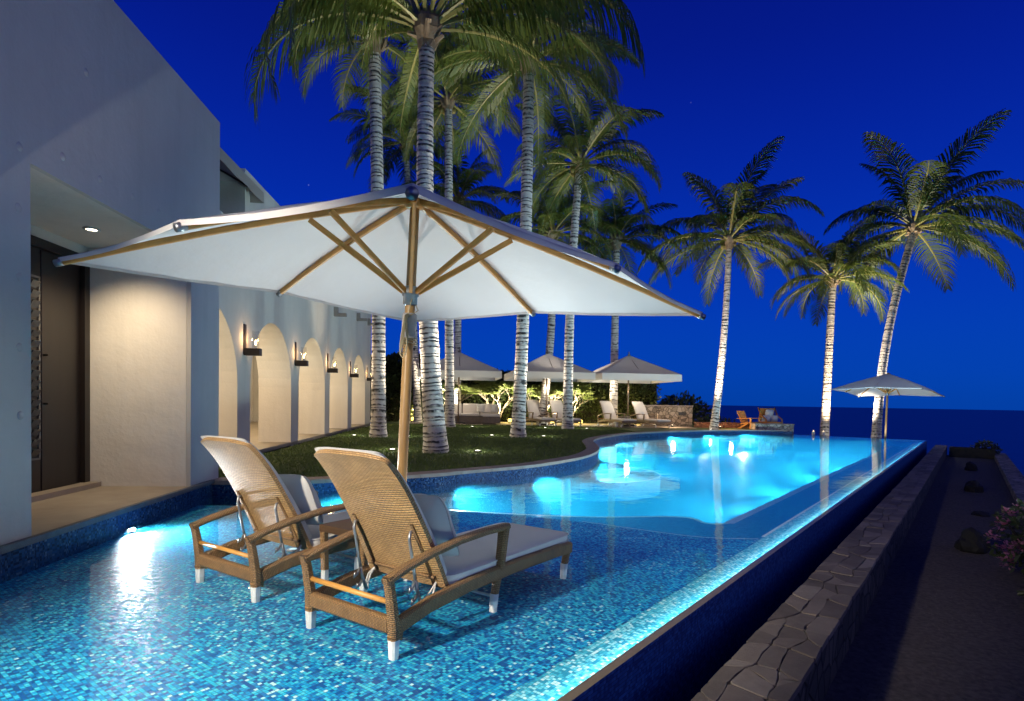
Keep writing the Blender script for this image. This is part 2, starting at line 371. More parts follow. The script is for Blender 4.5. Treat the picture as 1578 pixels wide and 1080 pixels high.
def bark():
    q = NT('palm_bark'); tcn = q.n('ShaderNodeTexCoord'); mp = q.n('ShaderNodeMapping'); mp.inputs['Scale'].default_value = (1, 1, .5); q.l(tcn.outputs['Object'], mp.inputs[0])
    sx = q.n('ShaderNodeSeparateXYZ'); q.l(tcn.outputs['UV'], sx.inputs[0])
    nz = q.noise(2.6, 4, vec=mp.outputs[0]); nz2 = q.noise(9, 4)
    cb = q.n('ShaderNodeCombineXYZ'); q.l(q.math('MULTIPLY', sx.outputs[1], .45), cb.inputs[2]); q.l(q.math('MULTIPLY', q.n('ShaderNodeObjectInfo').outputs['Random'], 50), cb.inputs[0])
    wob = q.noise(1, 2, vec=cb.outputs[0])
    ph = q.math('ADD', q.math('ADD', sx.outputs[1], q.math('MULTIPLY', wob, 3.2)), q.math('MULTIPLY', q.math('SUBTRACT', nz, .5), 1.2))
    fr = q.math('FRACT', ph)
    ring = q.ramp(fr, [(.0, (.06, .06, .06)), (.16, (.10, .10, .10)), (.30, (1, 1, 1)), (.84, (.80, .80, .80)), (1, (.12, .12, .12))])
    col = q.ramp(nz2, [(.3, (.56, .50, .43)), (.7, (.70, .64, .57))])
    mx = q.n('ShaderNodeMix', data_type='RGBA', blend_type='MULTIPLY'); mx.inputs[0].default_value = 1; q.l(col, mx.inputs[6])
    brk = q.ramp(q.noise(7, 4), [(.40, (.85, .85, .85)), (.54, (0, 0, 0))])
    r2 = q.n('ShaderNodeMix', data_type='RGBA', blend_type='SCREEN'); r2.inputs[0].default_value = 1; q.l(ring, r2.inputs[6]); q.l(brk, r2.inputs[7]); q.l(r2.outputs[2], mx.inputs[7])
    h = q.math('ADD', ring, q.math('MULTIPLY', q.noise(22, 4), .3))
    return q.done(q.bsdf(mx.outputs[2], .9, q.bump(h, .9, .03)))
BARK = bark()
LENS_W = emit('lamp_lens', (1, .95, .82), 8)
LENS_D = emit('downlight_lens', (1, .86, .62), 9)
LENS_P = emit('pool_lens', (.70, .95, 1), 1.2)
FLAME = emit('flame', (1, .66, .30), 22)
def glassm():
    q = NT('lamp_glass'); t_ = q.n('ShaderNodeBsdfTransparent'); t_.inputs[0].default_value = (.93, .92, .88, 1); g = q.n('ShaderNodeBsdfGlossy'); g.inputs['Roughness'].default_value = .05
    mx = q.n('ShaderNodeMixShader'); mx.inputs[0].default_value = .08; q.l(t_.outputs[0], mx.inputs[1]); q.l(g.outputs[0], mx.inputs[2]); return q.done(mx)
GLASS = glassm()
def seam():
    q = NT('sea_water'); g = q.n('ShaderNodeNewGeometry'); mp = q.n('ShaderNodeMapping'); mp.inputs['Scale'].default_value = (.05, .12, 1); q.l(g.outputs['Position'], mp.inputs[0])
    return q.done(q.bsdf((.003, .036, .20), .42, q.bump(q.noise(1, 4, vec=mp.outputs[0]), .5, .8), Specular_IOR_Level=.5))
SEA = seam()

# ------------------------------------------------------------------ pool frame
U = V((.617, .787)); N = V((.787, -.617)); E0 = V((2.3, 4.98))
def PF(t, s): q = E0 + U * t + N * s; return (q.x, q.y)
def hx(y): return -3.47 - (y - 3.93) * .0854       # house front line
WZ = .07; CZ = .25
outer = smooth_curve([(-3.79, 7.6, 0), (-2.9, 7.68, 0), (-1.4, 8.52, 0), (-.88, 9.0, 0), (.14, 9.96, 0), (1.12, 11.5, 0), (1.68, 13.2, 0), (1.86, 14.8, 0), (2.0, 16.4, 0), (2.6, 18.3, 0), (3.96, 20.8, 0), (6, 22.9, 0), (7.4, 24.0, 0), (8.8, 24.8, 0), (10.2, 25.3, 0), (11.9, 25.62, 0)], 6)
def offset(cv, d):
    out = []
    for i, p in enumerate(cv):
        t = (cv[min(i + 1, len(cv) - 1)] - cv[max(i - 1, 0)]).normalized(); out.append(p + V((t.y, -t.x, 0)) * d)
    return out
inner = offset(outer, .27)
inner[0] = V((hx(7.34), 7.34, 0)); inner[-1] = V((12.15, 25.25, 0))
TFAR = 22.05
corner = V((*PF(TFAR, 0), 0))
near_r = V((*PF(-7, 0), 0)); near_l = V((hx(near_r.y), near_r.y, 0))
pool_outline = [near_r, corner] + inner[::-1] + [near_l]

# sea and land ---------------------------------------------------------------
b = MB(); b.poly([(-9000, -300, -9), (9000, -300, -9), (9000, 16000, -9), (-9000, 16000, -9)])
b.build('sea', SEA, kind='structure')
b = MB()   # land under and around the property, falling to the sea on the right and beyond
pa = [PF(-9, 2.5), PF(6, 2.5), PF(24.2, 2.5)]
edge = [V((*p, -.62)) for p in pa] + [V((13.5, 30, -.7)), V((12, 40, -.7)), V((-14, 50, -.7)), V((-24, 30, -.7)), V((-24, -9, -.7)), V((-8, -9, -.7))]
b.poly(edge)
n = len(edge)
for i in range(n):
    p, q_ = edge[i], edge[(i + 1) % n]; c_ = V((-4, 14, 0))
    po, qo = p + (p - c_).normalized() * 9, q_ + (q_ - c_).normalized() * 9
    b.poly([p, V((po.x, po.y, -9.5)), V((qo.x, qo.y, -9.5)), q_])
b.build('terrain', SOIL, kind='structure')
b = MB(); b.poly([(*PF(-8, .5), -.45), (*PF(-8, 2.05), -.45), (*PF(22.2, 2.05), -.45), (*PF(22.2, .5), -.45)])
b.build('gravel_path', GRAVEL, kind='structure')
# loose gravel on the near part of the path: uncountable
rnd = random.Random(3); b = MB()
for i in range(7000):
    t = -4.6 + 16 * rnd.random() ** 1.6; s = .74 + 1.2 * rnd.random(); r_ = rnd.uniform(.004, .011); x, y = PF(t, s)
    a0 = rnd.random() * 6.28; n0 = len(b.v)
    for k in range(4): a = a0 + k * 1.57; b.v.append(V((x + math.cos(a) * r_ * rnd.uniform(.7, 1.3), y + math.sin(a) * r_ * rnd.uniform(.7, 1.3), -.452)))
    b.v.append(V((x, y, -.45 + r_ * .8)))
    for k in range(4): b.face((n0 + k, n0 + (k + 1) % 4, n0 + 4))
b.build('gravel', GRAVEL, kind='stuff')

# pool shell -------------------------------------------------------------------
def flat(name, pts, z, mat, **kw):
    b = MB(); b.poly([(p[0], p[1], z) for p in pts]); return b.build(name, mat, **kw)
def ribbon(name, pts, z0, z1, mat, th=0, **kw):
    b = MB()
    for p, q in zip(pts, pts[1:]): b.poly([(p[0], p[1], z0), (q[0], q[1], z0), (q[0], q[1], z1), (p[0], p[1], z1)])
    return b.build(name, mat, **kw)
pool = link('swimming_pool', None); pool['kind'] = 'structure'
shelf_edge = smooth_curve([(*PF(.62, -.30), 0), (*PF(.5, -.42), 0), (1.75, 5.72, 0), (.78, 6.33, 0), (.18, 6.6, 0), (-.71, 6.88, 0), (-2.0, 7.0, 0), (hx(6.95), 6.95, 0)], 5)
shelf = [PF(-7, -.30), PF(.62, -.30)] + [(p.x, p.y) for p in shelf_edge[1:]] + [(near_l.x, near_l.y)]
flat('shelf_floor', shelf, 0, SHELF_T, parent=pool)
ribbon('shelf_riser', shelf_edge, 0, -.22, BAND_T, parent=pool)
flat('edge_ledge', [PF(-7, -.304), PF(-7, -.05), PF(TFAR - .05, -.05), PF(TFAR - .05, -.304)], .004, BAND_T, parent=pool)
flat('far_ledge', [PF(TFAR - .05, -.312), PF(TFAR - .05, -4.6), PF(TFAR - .40, -4.6), PF(TFAR - .40, -.312)], .003, BAND_T, parent=pool)
ribbon('ledge_riser', [PF(.62, -.304), PF(TFAR - .4, -.304)], .004, -.22, DEEP_T, parent=pool)
ribbon('far_ledge_riser', [PF(TFAR - .4, -.304), PF(TFAR - .4, -4.6)], .003, -.62, DEEP_T, parent=pool)
# first step down in front of the shelf and the bench along the open edge
st2 = smooth_curve([(*PF(2.15, -1.1), 0), (*PF(1.95, -1.3), 0), (2.25, 7.72, 0), (1.0, 7.62, 0), (-.3, 7.8, 0), (-1.4, 8.1, 0)], 5)
tread = [PF(.5, -.30), PF(TFAR - .4, -.30), PF(TFAR - .4, -1.1), PF(2.15, -1.1)] + [(p.x, p.y) for p in st2[1:]] + [(-2.4, 8.0), (-3.6, 7.5), (-3.6, 6.9), (-2, 6.9), (0, 6.5)]
flat('step_tread', tread, -.2, DEEP_T, parent=pool)
ribbon('step_riser', st2, -.2, -.62, DEEP_T, parent=pool)
ribbon('bench_riser', [PF(2.15, -1.1), PF(TFAR - .4, -1.1)], -.2, -.62, DEEP_T, parent=pool)
b = MB()
def nosing(pts, z, wd=.035):
    cv = [V((p[0], p[1], 0)) for p in pts]; a = offset(cv, wd / 2); c = offset(cv, -wd / 2)
    for i in range(len(cv) - 1): b.poly([(a[i].x, a[i].y, z), (a[i + 1].x, a[i + 1].y, z), (c[i + 1].x, c[i + 1].y, z), (c[i].x, c[i].y, z)])
nosing(st2, -.194, .06); nosing([PF(2.15, -1.1), PF(TFAR - .45, -1.1)], -.1935, .12); nosing([PF(.7, -.31), PF(TFAR - .4, -.31)], .009, .03)
nosing([(p.x, p.y) for p in shelf_edge[2:16]], .008, .018)
b.build('step_nosing', EDGE_T, pool)
flat('pool_floor', [(p.x, p.y) for p in pool_outline], -.62, DEEP_T, parent=pool)
# round entry steps at the lawn's point
for r_, z in ((1.0, -.10), (1.75, -.26)):
    for cc in ((1.55, 13.1), (3.1, 19.2)):
        if cc[1] > 15: r2 = r_ * .9
        else: r2 = r_
        arc = [(cc[0] + r2 * math.cos(R(a)), cc[1] + r2 * math.sin(R(a))) for a in range(-180, 181, 8)]
        b = MB(); b.poly([(p[0], p[1], z) for p in arc[:-1]]); b.build('round_step', BAND_T if z > -.2 else DEEP_T, pool)
        ribbon('round_step_riser', arc, z, -.62, DEEP_T, parent=pool)
        b = MB(); nosing(arc, z + .005, .05); b.build('round_step_nosing', EDGE_T, pool)
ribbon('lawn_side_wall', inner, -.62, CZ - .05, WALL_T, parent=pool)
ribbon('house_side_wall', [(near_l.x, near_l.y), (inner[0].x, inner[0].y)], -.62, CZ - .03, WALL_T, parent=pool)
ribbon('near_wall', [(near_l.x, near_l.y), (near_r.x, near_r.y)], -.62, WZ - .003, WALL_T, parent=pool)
# overflow edge: inner face, lip, outer face
ow = [near_r, corner, inner[-1]]
oin = [PF(-7, -.05), PF(TFAR - .05, -.05), (12.13, 25.19)]
ribbon('overflow_inner_face', oin, -.62, WZ - .004, BAND_T, parent=pool)
b = MB()
for (p, q), (p2, q2) in zip(zip(oin, oin[1:]), zip(ow, ow[1:])): b.poly([(p[0], p[1], WZ - .0015), (p2[0], p2[1], WZ - .0015), (q2[0], q2[1], WZ - .0015), (q[0], q[1], WZ - .0015)])
b.build('overflow_lip', simple('lip_stone', (.22, .17, .11), scale=20, rough=.3), pool)
ribbon('overflow_outer_face', ow, -.75, WZ - .0015, OUTER_T, parent=pool)
b = MB(); b.poly([(*PF(-7, .02), -.5), (*PF(-7, .27), -.5), (*PF(TFAR, .27), -.5), (*PF(TFAR, .02), -.5)]); b.build('overflow_trough', OUTER_T, pool)
wp = [V((*PF(-6.99, -.034), 0)), V((*PF(TFAR - .034, -.034), 0))] + [p + V((0, 0, 0)) for p in offset(inner, .006)][::-1] + [near_l + V((.01, .01, 0))]
b = MB(); b.prism([(p.x, p.y) for p in wp], -.60, WZ)
b.build('pool_water', WATER, kind='structure')

# lawn, patio, coping ------------------------------------------------------------
lawn_out = [(-3.79, 7.62)] + [(p.x, p.y) for p in outer[1:]] + [(12.7, 27.3), (11, 34), (-8, 38), (-9, 30), (-6.0, 27), (-5.0, 14), (-4.4, 8)]
flat('lawn', lawn_out, CZ - .03, LAWN, kind='structure')
flat('patio_paving', [(-4.6, 26.0), (-1, 26.1), (3.4, 25.7), (6.0, 25.6), (8.3, 26.1), (8.6, 31), (-5.5, 31)], CZ - .012, PAVE, kind='structure')
rnd = random.Random(11); b = MB()
def inside(x, y, poly):
    c = False; j = len(poly) - 1
    for i in range(len(poly)):
        if (poly[i][1] > y) != (poly[j][1] > y) and x < (poly[j][0] - poly[i][0]) * (y - poly[i][1]) / (poly[j][1] - poly[i][1]) + poly[i][0]: c = not c
        j = i
    return c
k = 0
while k < 60000:
    y = 7.5 + 18.8 * rnd.random() ** 1.25; x = rnd.uniform(-6, 4.6)
    if not inside(x, y, lawn_out): continue
    k += 1; a = rnd.random() * 6.28; h_ = rnd.uniform(.025, .055) ; wd = rnd.uniform(.004, .009) * (1 + y / 22)
    dx, dy = math.cos(a) * wd, math.sin(a) * wd; lx_, ly_ = rnd.uniform(-.03, .03), rnd.uniform(-.03, .03); n0 = len(b.v)
    b.v += [V((x - dx, y - dy, CZ - .031)), V((x + dx, y + dy, CZ - .031)), V((x + lx_, y + ly_, CZ - .03 + h_))]; b.face((n0, n0 + 1, n0 + 2))
b.build('grass', GRASS, kind='stuff')
cop = link('pool_coping', None); cop['kind'] = 'structure'
fine = smooth_curve(outer, 4); acc = 0; start = 0; seg_len = .62
oi_, ii_ = fine, offset(fine, .30)
i0 = 0; L = 0
for i in range(1, len(fine)):
    L += (fine[i] - fine[i - 1]).length
    if L >= seg_len or i == len(fine) - 1:
        idx = list(range(i0, i + 1)); t0 = (fine[i0 + 1] - fine[i0]).normalized() * .004
        o_ = [oi_[j] for j in idx]; n_ = [ii_[j] for j in idx]
        o_[0] = o_[0] + t0; n_[0] = n_[0] + t0; o_[-1] = o_[-1] - t0; n_[-1] = n_[-1] - t0
        b = MB(); b.prism([(p.x, p.y) for p in n_] + [(p.x, p.y) for p in o_[::-1]], CZ - .05, CZ + random.Random(i).uniform(-.003, .003)); b.build('slab', COPE, cop)
        i0 = i; L = 0
b = MB(); b.prism([(hx(-.5) + .0, -.5), (hx(7.3), 7.3), (hx(7.3) + .045, 7.3), (hx(-.5) + .045, -.5)], CZ - .035, CZ + .012); b.build('house_edge_strip', simple('edge_strip', (.05, .055, .07), (.09, .09, .10), scale=14, rough=.5, bump=.4), cop)

# stone garden wall along the overflow, flagstones one by one --------------------------------
gw = thing('stone_garden_wall', 'low wall capped with brown flagstones running beside the overflow edge', 'wall', (*PF(0, .44), -.45), math.atan2(U.y, U.x))
# local: x along t, y toward the pool (-s)
b = MB(); b.box((7.6, 0, .16), (29.2, .36, .34)); b.build('wall_body', rubble('dark_rubble', [(.2, (.03, .026, .022)), (.5, (.05, .042, .035)), (.8, (.08, .066, .052))], 6), gw)
rnd = random.Random(21); xs = [-5.0]
while xs[-1] < 22.1: xs.append(xs[-1] + rnd.uniform(.13, .32) * (1 + max(0, xs[-1]) * .03))
rows = 3; vals = {}
for i in range(len(xs)):
    for j in range(rows + 1):
        y0 = -.185 + .37 * j / rows
        vals[i, j] = V((xs[i] + (rnd.uniform(-.09, .09) if 0 < i < len(xs) - 1 else 0), y0 + (rnd.uniform(-.04, .04) if 0 < j < rows else rnd.uniform(-.004, .004)), 0))
far = MB(); cnt = 0
for i in range(len(xs) - 1):
    for j in range(rows):
        q = [vals[i, j], vals[i + 1, j], vals[i + 1, j + 1], vals[i, j + 1]]
        c_ = sum(q, V()) / 4; pts = []
        for a_, b_ in zip(q, q[1:] + q[:1]):
            m_ = (a_ + b_) / 2 + V((rnd.uniform(-.010, .010), 0 if abs(abs((a_.y + b_.y) / 2) - .185) < .01 else rnd.uniform(-.010, .010), 0))
            for p in (a_.lerp(b_, .08), m_, a_.lerp(b_, .92)): pts.append(c_ + (p - c_) * (1 - .0026 / max(.05, (p - c_).length)))
        b = MB() if cnt < 280 else far
        top = .35 + rnd.uniform(-.004, .005); n0 = len(b.v); kk = len(pts)
        b.v += [V((p.x, p.y, .318)) for p in pts] + [V((p.x, p.y, top - .003)) for p in pts] + [V((c_.x + (p.x - c_.x) * .97, c_.y + (p.y - c_.y) * .97, top)) for p in pts]
        for ring in (0, 1):
            for a in range(kk): a2 = (a + 1) % kk; b.face((n0 + ring * kk + a, n0 + ring * kk + a2, n0 + (ring + 1) * kk + a2, n0 + (ring + 1) * kk + a))
        b.face(range(n0 + 2 * kk, n0 + 3 * kk))
        if cnt < 280: b.build('stone', FLAG, gw)
        cnt += 1
if far.v: far.build('far_stones', FLAG, gw, kind='stuff')
b = MB(); b.box((8.4, 0, .335), (27.6, .355, .013)); b.build('mortar_bed', MORTAR, gw)
kb = thing('stone_kerb', 'low stone kerb on the seaward side of the dark gravel path', 'kerb', (*PF(0, 2.15), -.45), math.atan2(U.y, U.x))
b = MB(); b.box((7, 0, .05), (31, .34, .22)); b.build('kerb_body', RUBBLE, kb)
pl = thing('planter_box', 'low olive planter box closing the far end of the gravel path', 'planter', (*PF(21.6, 1.35), -.45), math.atan2(U.y, U.x))
b = MB()
for c_, d_ in (((-.35, 0, .17), (.06, 1.3, .34)), ((.35, 0, .17), (.06, 1.3, .34)), ((0, .62, .17), (.64, .06, .34)), ((0, -.62, .17), (.64, .06, .34))): b.box(c_, d_)
b.build('box_wall', simple('olive_stone', (.09, .085, .035), (.05, .05, .02), scale=5, rough=.9), pl)  # olive stone, tone varying at random
b = MB(); b.box((0, 0, .13), (.63, 1.17, .26)); b.build('soil', SOIL, pl)

def rock(t, s, r_, label, flat_=1.0):
    x, y = PF(t, s); bm = bmesh.new(); bmesh.ops.create_icosphere(bm, subdivisions=3, radius=r_)
    for v in bm.verts:
        k_ = 1 + .45 * noise.noise(v.co * (1.3 / r_) + V((t, s, 0))) + .12 * noise.noise(v.co * (4 / r_))
        v.co = V((v.co.x * k_, v.co.y * k_, max(-.55 * r_, v.co.z * k_ * 1.15 * flat_)))
    me = bpy.data.meshes.new('rock'); bm.to_mesh(me); bm.free(); me.materials.append(BOULDER)
    me.polygons.foreach_set('use_smooth', [False] * len(me.polygons))
    o = link('rock', me); o.location = (x, y, -.45 + .5 * r_ * flat_); o['label'] = label; o['category'] = 'rock'; o['group'] = 'black rocks along the gravel path'
rock(3.8, 1.33, .16, 'largest pointed black rock on the gravel path, nearest the pink flowers')
rock(7.0, 1.45, .125, 'flat black rock lying just above the big pointed one', .35)
rock(10.4, 1.36, .15, 'rounded black rock halfway along the gravel path')
rock(15.8, 1.33, .14, 'small black rock farthest along the path before the planter')

# ------------------------------------------------------------------ villa
HR = R(4.88)
vil = thing('villa', 'pale rendered house block with a recessed entrance facing the pool', 'house', (-3.47, 3.93, .25), HR)
def vparts():
    x0, x1 = -.02, -.07
    y0, ya, yb, y1, zt, zs = -6.5, .345, 2.868, 3.65, 4.56, 2.72
    b = MB()
    b.box(((x0 + x1) / 2, (y0 + ya) / 2, zt / 2 - .1), (.05, ya - y0, zt + .2))
    b.box(((x0 + x1) / 2, (yb + y1) / 2, zt / 2 - .1), (.05, y1 - yb, zt + .2))
    b.box(((x0 + x1) / 2, (ya + yb) / 2, (zs + zt) / 2), (.05, yb - ya, zt - zs))
    b.build('front_wall', WALL, vil)
    b = MB(); b.box((-2.3, y1 - .15, zt / 2 - .1), (4.45, .298, zt + .198)); b.build('end_wall', WALL, vil)
    b = MB(); b.box((-2.2, -1.6, zt - .25), (3.75, 10, .2)); b.build('roof', WALL, vil)
    b = MB(); b.box((-1.6, -1.2, zt + 1.2), (2.6, 5.5, 2.4)); b.build('upper_storey', BEIGE, vil)
    # entrance recess
    b = MB(); b.box((-.609, yb + .1, 1.4), (1.07, .195, 2.9)); b.build('recess_side_wall', CREAM, vil)
    b = MB(); b.box((-.609, ya - .1, 1.4), (1.07, .195, 2.9)); b.build('recess_side_wall', CREAM, vil)
    b = MB(); b.box((-.609, (ya + yb) / 2, zs + .08), (1.07, yb - ya - .003, .155)); b.build('soffit', CREAM, vil)
    b = MB(); b.box((-1.25, (ya + yb) / 2, (2.62 + zs) / 2 + .05), (.19, yb - ya + .39, zs - 2.62 + .2)); b.box((-1.25, ya + .1, 1.3), (.188, .62, 2.58)); b.build('recess_back_wall', CREAM, vil)
    b = MB(); b.box((-.74, (ya + yb) / 2, -.06), (1.42, yb - ya - .002, .12)); b.build('porch_floor', STONEF, vil)
    b = MB(); b.box((-1.08, 1.86, .028), (.16, 2.0, .055)); b.build('threshold', STONEF, vil)
    b = MB()
    for yy in (.80, 2.82): b.box((-1.17, yy, 1.33), (.09, .09, 2.55))
    b.box((-1.17, 1.81, 2.57), (.088, 1.93, .09)); b.build('door_frame', DARKW, vil)
    b = MB(); b.box((-1.20, 1.5, 1.265), (.05, 1.3, 2.51)); b.box((-1.20, 2.47, 1.265), (.05, .6, 2.51)); b.build('door', DARKW, vil, bevel=.004)
    d_ = [o for o in kids(vil) if o.name.startswith('door') and 'frame' not in o.name][0]
    b = MB(); b.bar((-1.13, 2.2, .9), (-1.13, 2.2, 1.5), .025, .025); b.box((-1.155, 2.2, .95), (.05, .02, .02)); b.box((-1.155, 2.2, 1.45), (.05, .02, .02)); b.build('handle', DARKM, d_)
    lv = MB(); lv.box((-1.171, 1.995, 1.31), (.014, .02, 1.86)); lv.box((-1.171, 2.125, 1.31), (.014, .02, 1.86)); lv.box((-1.171, 2.06, .39), (.014, .15, .02)); lv.box((-1.171, 2.06, 2.23), (.014, .15, .02)); fr_ = lv.build('louvre_frame', simple('louvre_trim', (.16, .15, .13), rough=.4), d_)
    sm = MB(); sm.box((0, 0, 0), (.012, .108, .085), Matrix.Rotation(R(28), 3, 'Y')); me = sm.mesh('louvre_slat', simple('louvre_glass', (.05, .055, .06), rough=.12))
    for k in range(18):
        o = link('louvre_slat', me, d_); o.location = (-1.166, 2.06, .45 + k * .1)
    me = MB(); me.lathe([(.0, .004), (.018, .004), (.030, 0), (.036, -.002)], 10); me = me.mesh('tie_hole', WALL, True)
    for (y, z) in [(.242, 2.795), (.691, 2.91), (1.163, 2.913), (1.66, 2.934), (2.144, 2.949), (.229, 2.363), (.239, 1.877), (.237, 1.38), (.241, .895), (.05, 3.48), (.98, 3.72)]:
        o = link('tie_hole', me, vil); o.location = (-.018, y, z); o.rotation_euler = (0, R(90), 0); o.scale = (1.0, 1.0, 2.2)
    # recessed ceiling lamp
    b = MB(); b.lathe([(.050, 0), (.075, -.001), (.075, .012), (.050, .014), (.050, 0)], 20, (-.62, 2.05, zs - .012), cap=False); f = b.build('downlight', PLAST, vil, True)
    b = MB(); b.lathe([(.0, 0), (.048, .0), (.048, .006), (0, .006)], 16, (-.62, 2.05, zs - .008)); b.build('lens', LENS_D, f)
    bpy.context.view_layer.update(); mw = vil.matrix_world
    spot('downlight_beam', mw @ V((-.62, 2.05, zs - .03)), mw @ V((-.50, 2.75, 0)), 150, (1, .80, .54), 115, 1, .05, vil)
vparts()

arc = thing('arcade_wing', 'long rendered wing with a row of lit cream arches beside the lawn', 'house', (-5.35, 14.13, .25), HR)
def arcade():
    TH = -.76; spring, rad = 1.30, 1.38
    starts = [(-6.15, -3.39), (-2.73, 0.0), (.64, 3.47), (4.11, 7.02), (7.76, 10.76)]
    yA, yB = -6.62, 12.2
    bounds = [yA] + [(starts[i][1] + starts[i + 1][0]) / 2 for i in range(4)] + [yB]
    wallf = MB()
    for k, (a, c) in enumerate(starts):
        y0, y1 = bounds[k], bounds[k + 1]; r_ = (c - a) / 2; m_ = (a + c) / 2; n_ = 20
        pts = [(m_ - r_ * math.cos(math.pi * i / n_), spring + r_ * math.sin(math.pi * i / n_) * .999) for i in range(n_ + 1)]
        zt = 4.2 if k < 1 else 5.35
        for X, fl in ((0, 1), (TH, -1)):
            zc = zt if X == 0 else 3.05
            def Q(p, fl=fl, X=X): wallf.poly([(X, *q) for q in (p if fl > 0 else p[::-1])])
            Q([(y0, -.3), (a, -.3), (a, spring), (y0, spring)]); Q([(c, -.3), (y1, -.3), (y1, spring), (c, spring)])
            if k == 1 and X == 0:
                Q([(y0, spring), (a, spring), (a, zc), (y0, zc)])
            else: Q([(y0, spring), (a, spring), (a, zc), (y0, zc)])
            Q([(c, spring), (y1, spring), (y1, zc), (c, zc)])
            for p, q in zip(pts, pts[1:]): Q([p, q, (q[0], zc), (p[0], zc)])
        prof = [(a, -.02)] + pts + [(c, -.02)]; rev = MB()
        rev.v = [V((x, *p)) for p in prof for x in (0, TH)]; rev.f = [(2 * i, 2 * i + 1, 2 * i + 3, 2 * i + 2) for i in range(len(prof) - 1)]; rev.uv = [None] * len(rev.f); rev.mi = [0] * len(rev.f)
        rev.build('arch_reveal', CREAM, arc)
    # tops and ends
    for y0, y1, z in ((yA, bounds[1], 4.2), (bounds[1], yB, 5.35)):
        wallf.poly([(0, y0, z), (0, y1, z), (-.3, y1, z), (-.3, y0, z)]); wallf.poly([(-.3, y0, z), (-.3, y1, z), (-.3, y1, 3.3), (-.3, y0, 3.3)])
    wallf.poly([(0, bounds[1], 4.2), (0, bounds[1], 5.35), (-5, bounds[1], 5.35), (-5, bounds[1], 4.2)])
    wallf.poly([(0, yB, -.3), (-5.2, yB, -.3), (-5.2, yB, 5.35), (0, yB, 5.35)])
    wallf.build('arcade_wall', WALL, arc)
    b = MB(); b.box((-3.0, 2.8, -.06), (6, 18.7, .08)); b.build('room_floor', STONEF, arc)
    b = MB(); b.box((-2.9, 2.8, 3.15), (4.4, 18.7, .2)); b.box((-5.2, 2.8, 1.6), (.2, 18.7, 3.3)); b.box((-3, yA + .1, 1.6), (4.4, .2, 3.3)); b.build('room_shell', CREAM, arc)
    b = MB(); b.box((-2.6, 2.8, 3.34), (4.9, 18.7, .12)); b.build('roof_terrace', STONEF, arc)
    for y, z, s_ in ((4.66, 3.74, 1), (8.68, 4.14, 1.1), (11.3, 4.3, 1.1)):
        b = MB(); b.box((.19, y, z), (.40, .16, .10)); b.box((.06, y, z + .14), (.13, .16, .2)); b.build('rain_spout', simple('spout_stone', (.30, .27, .23), scale=10), arc)
    for k, (a, c) in enumerate(starts):
        m_ = (a + c) / 2
        b = MB(); b.lathe([(.0, 0), (.06, 0), (.06, .02), (0, .02)], 14, (-1.6, m_ - .5, 3.03)); f = b.build('ceiling_lamp', LENS_D, arc)
        point('room_light', (-1.55, m_ - .7, 2.55), 150, (1, .80, .52), .12, arc)
arcade()
# interior glimpsed through the second arch
bpy.context.view_layer.update(); AM = arc.matrix_world.copy()
def chair_simple(name, label, loc, rz, fab, fr, h=.95, w_=.6, grp=None):
    t = thing(name, label, 'chair', loc, rz, grp)
    b = MB(); b.box((0, 0, .42), (w_, .56, .12)); b.build('seat', fab, t, bevel=.02)
    b = MB(); b.box((0, -.28, .72), (w_, .09, .55), Matrix.Rotation(R(-10), 3, 'X')); b.build('backrest', fab, t, bevel=.02)
    for sx in (-1, 1):
        for sy in (-1, 1):
            b = MB(); b.bar((sx * w_ * .45, sy * .24, 0), (sx * w_ * .44, sy * .23, .37), .045, .045, (0, 1, 0)); b.build('leg', fr, t)
        b = MB(); b.tube([(sx * (w_ / 2 + .02), .25, .37), (sx * (w_ / 2 + .02), .25, .62), (sx * (w_ / 2 + .02), -.27, .66)], 1, sect=rsec(.05, .05, .01), upv=(1, 0, 0)); b.build('armrest', fr, t)
    return t
YEL = fabric('yellow_fabric', (.55, .33, .08))
q = AM @ V((-1.6, -.75, 0)); chair_simple('dining_chair', 'yellow upholstered armchair glimpsed inside the second arch', (q.x, q.y, .235), R(150), YEL, TEAK, 1.0)
q = AM @ V((-1.35, -1.55, 0)); t = thing('floor_vase', 'round white vase on the floor inside the second arch', 'vase', (q.x, q.y, .235))
b = MB(); b.lathe([(.06, 0), (.13, .06), (.15, .14), (.11, .24), (.06, .28), (.07, .31)], 16); b.build('body', PLAST, t, True)
b = MB(); b.lathe([(.074, .305), (.076, .315), (.06, .315)], 16); b.build('rim', PLAST, t, True)
q = AM @ V((-2.6, -.4, 0)); t = thing('sideboard', 'dark sideboard standing inside the second arch', 'sideboard', (q.x, q.y, .235), HR)
b = MB(); b.box((0, 0, .45), (.4, 1.3, .8), None); b.build('cabinet', TEAK, t)
b = MB(); b.box((0, 0, .87), (.46, 1.36, .04)); b.build('top', TEAK, t)
q = AM @ V((-2.6, -.4, .89)); t = thing('table_lamp', 'white shaded table lamp on the sideboard inside the arch', 'lamp', (q.x, q.y, q.z - .015))
b = MB(); b.lathe([(.09, 0), (.09, .02), (.02, .04), (.035, .2), (.02, .32)], 14); b.build('base', DARKM, t, True)
b = MB(); b.lathe([(.15, .30), (.10, .52)], 16); b.build('lamp_shade', emit('lit_shade', (1, .8, .5), 3), t, True)

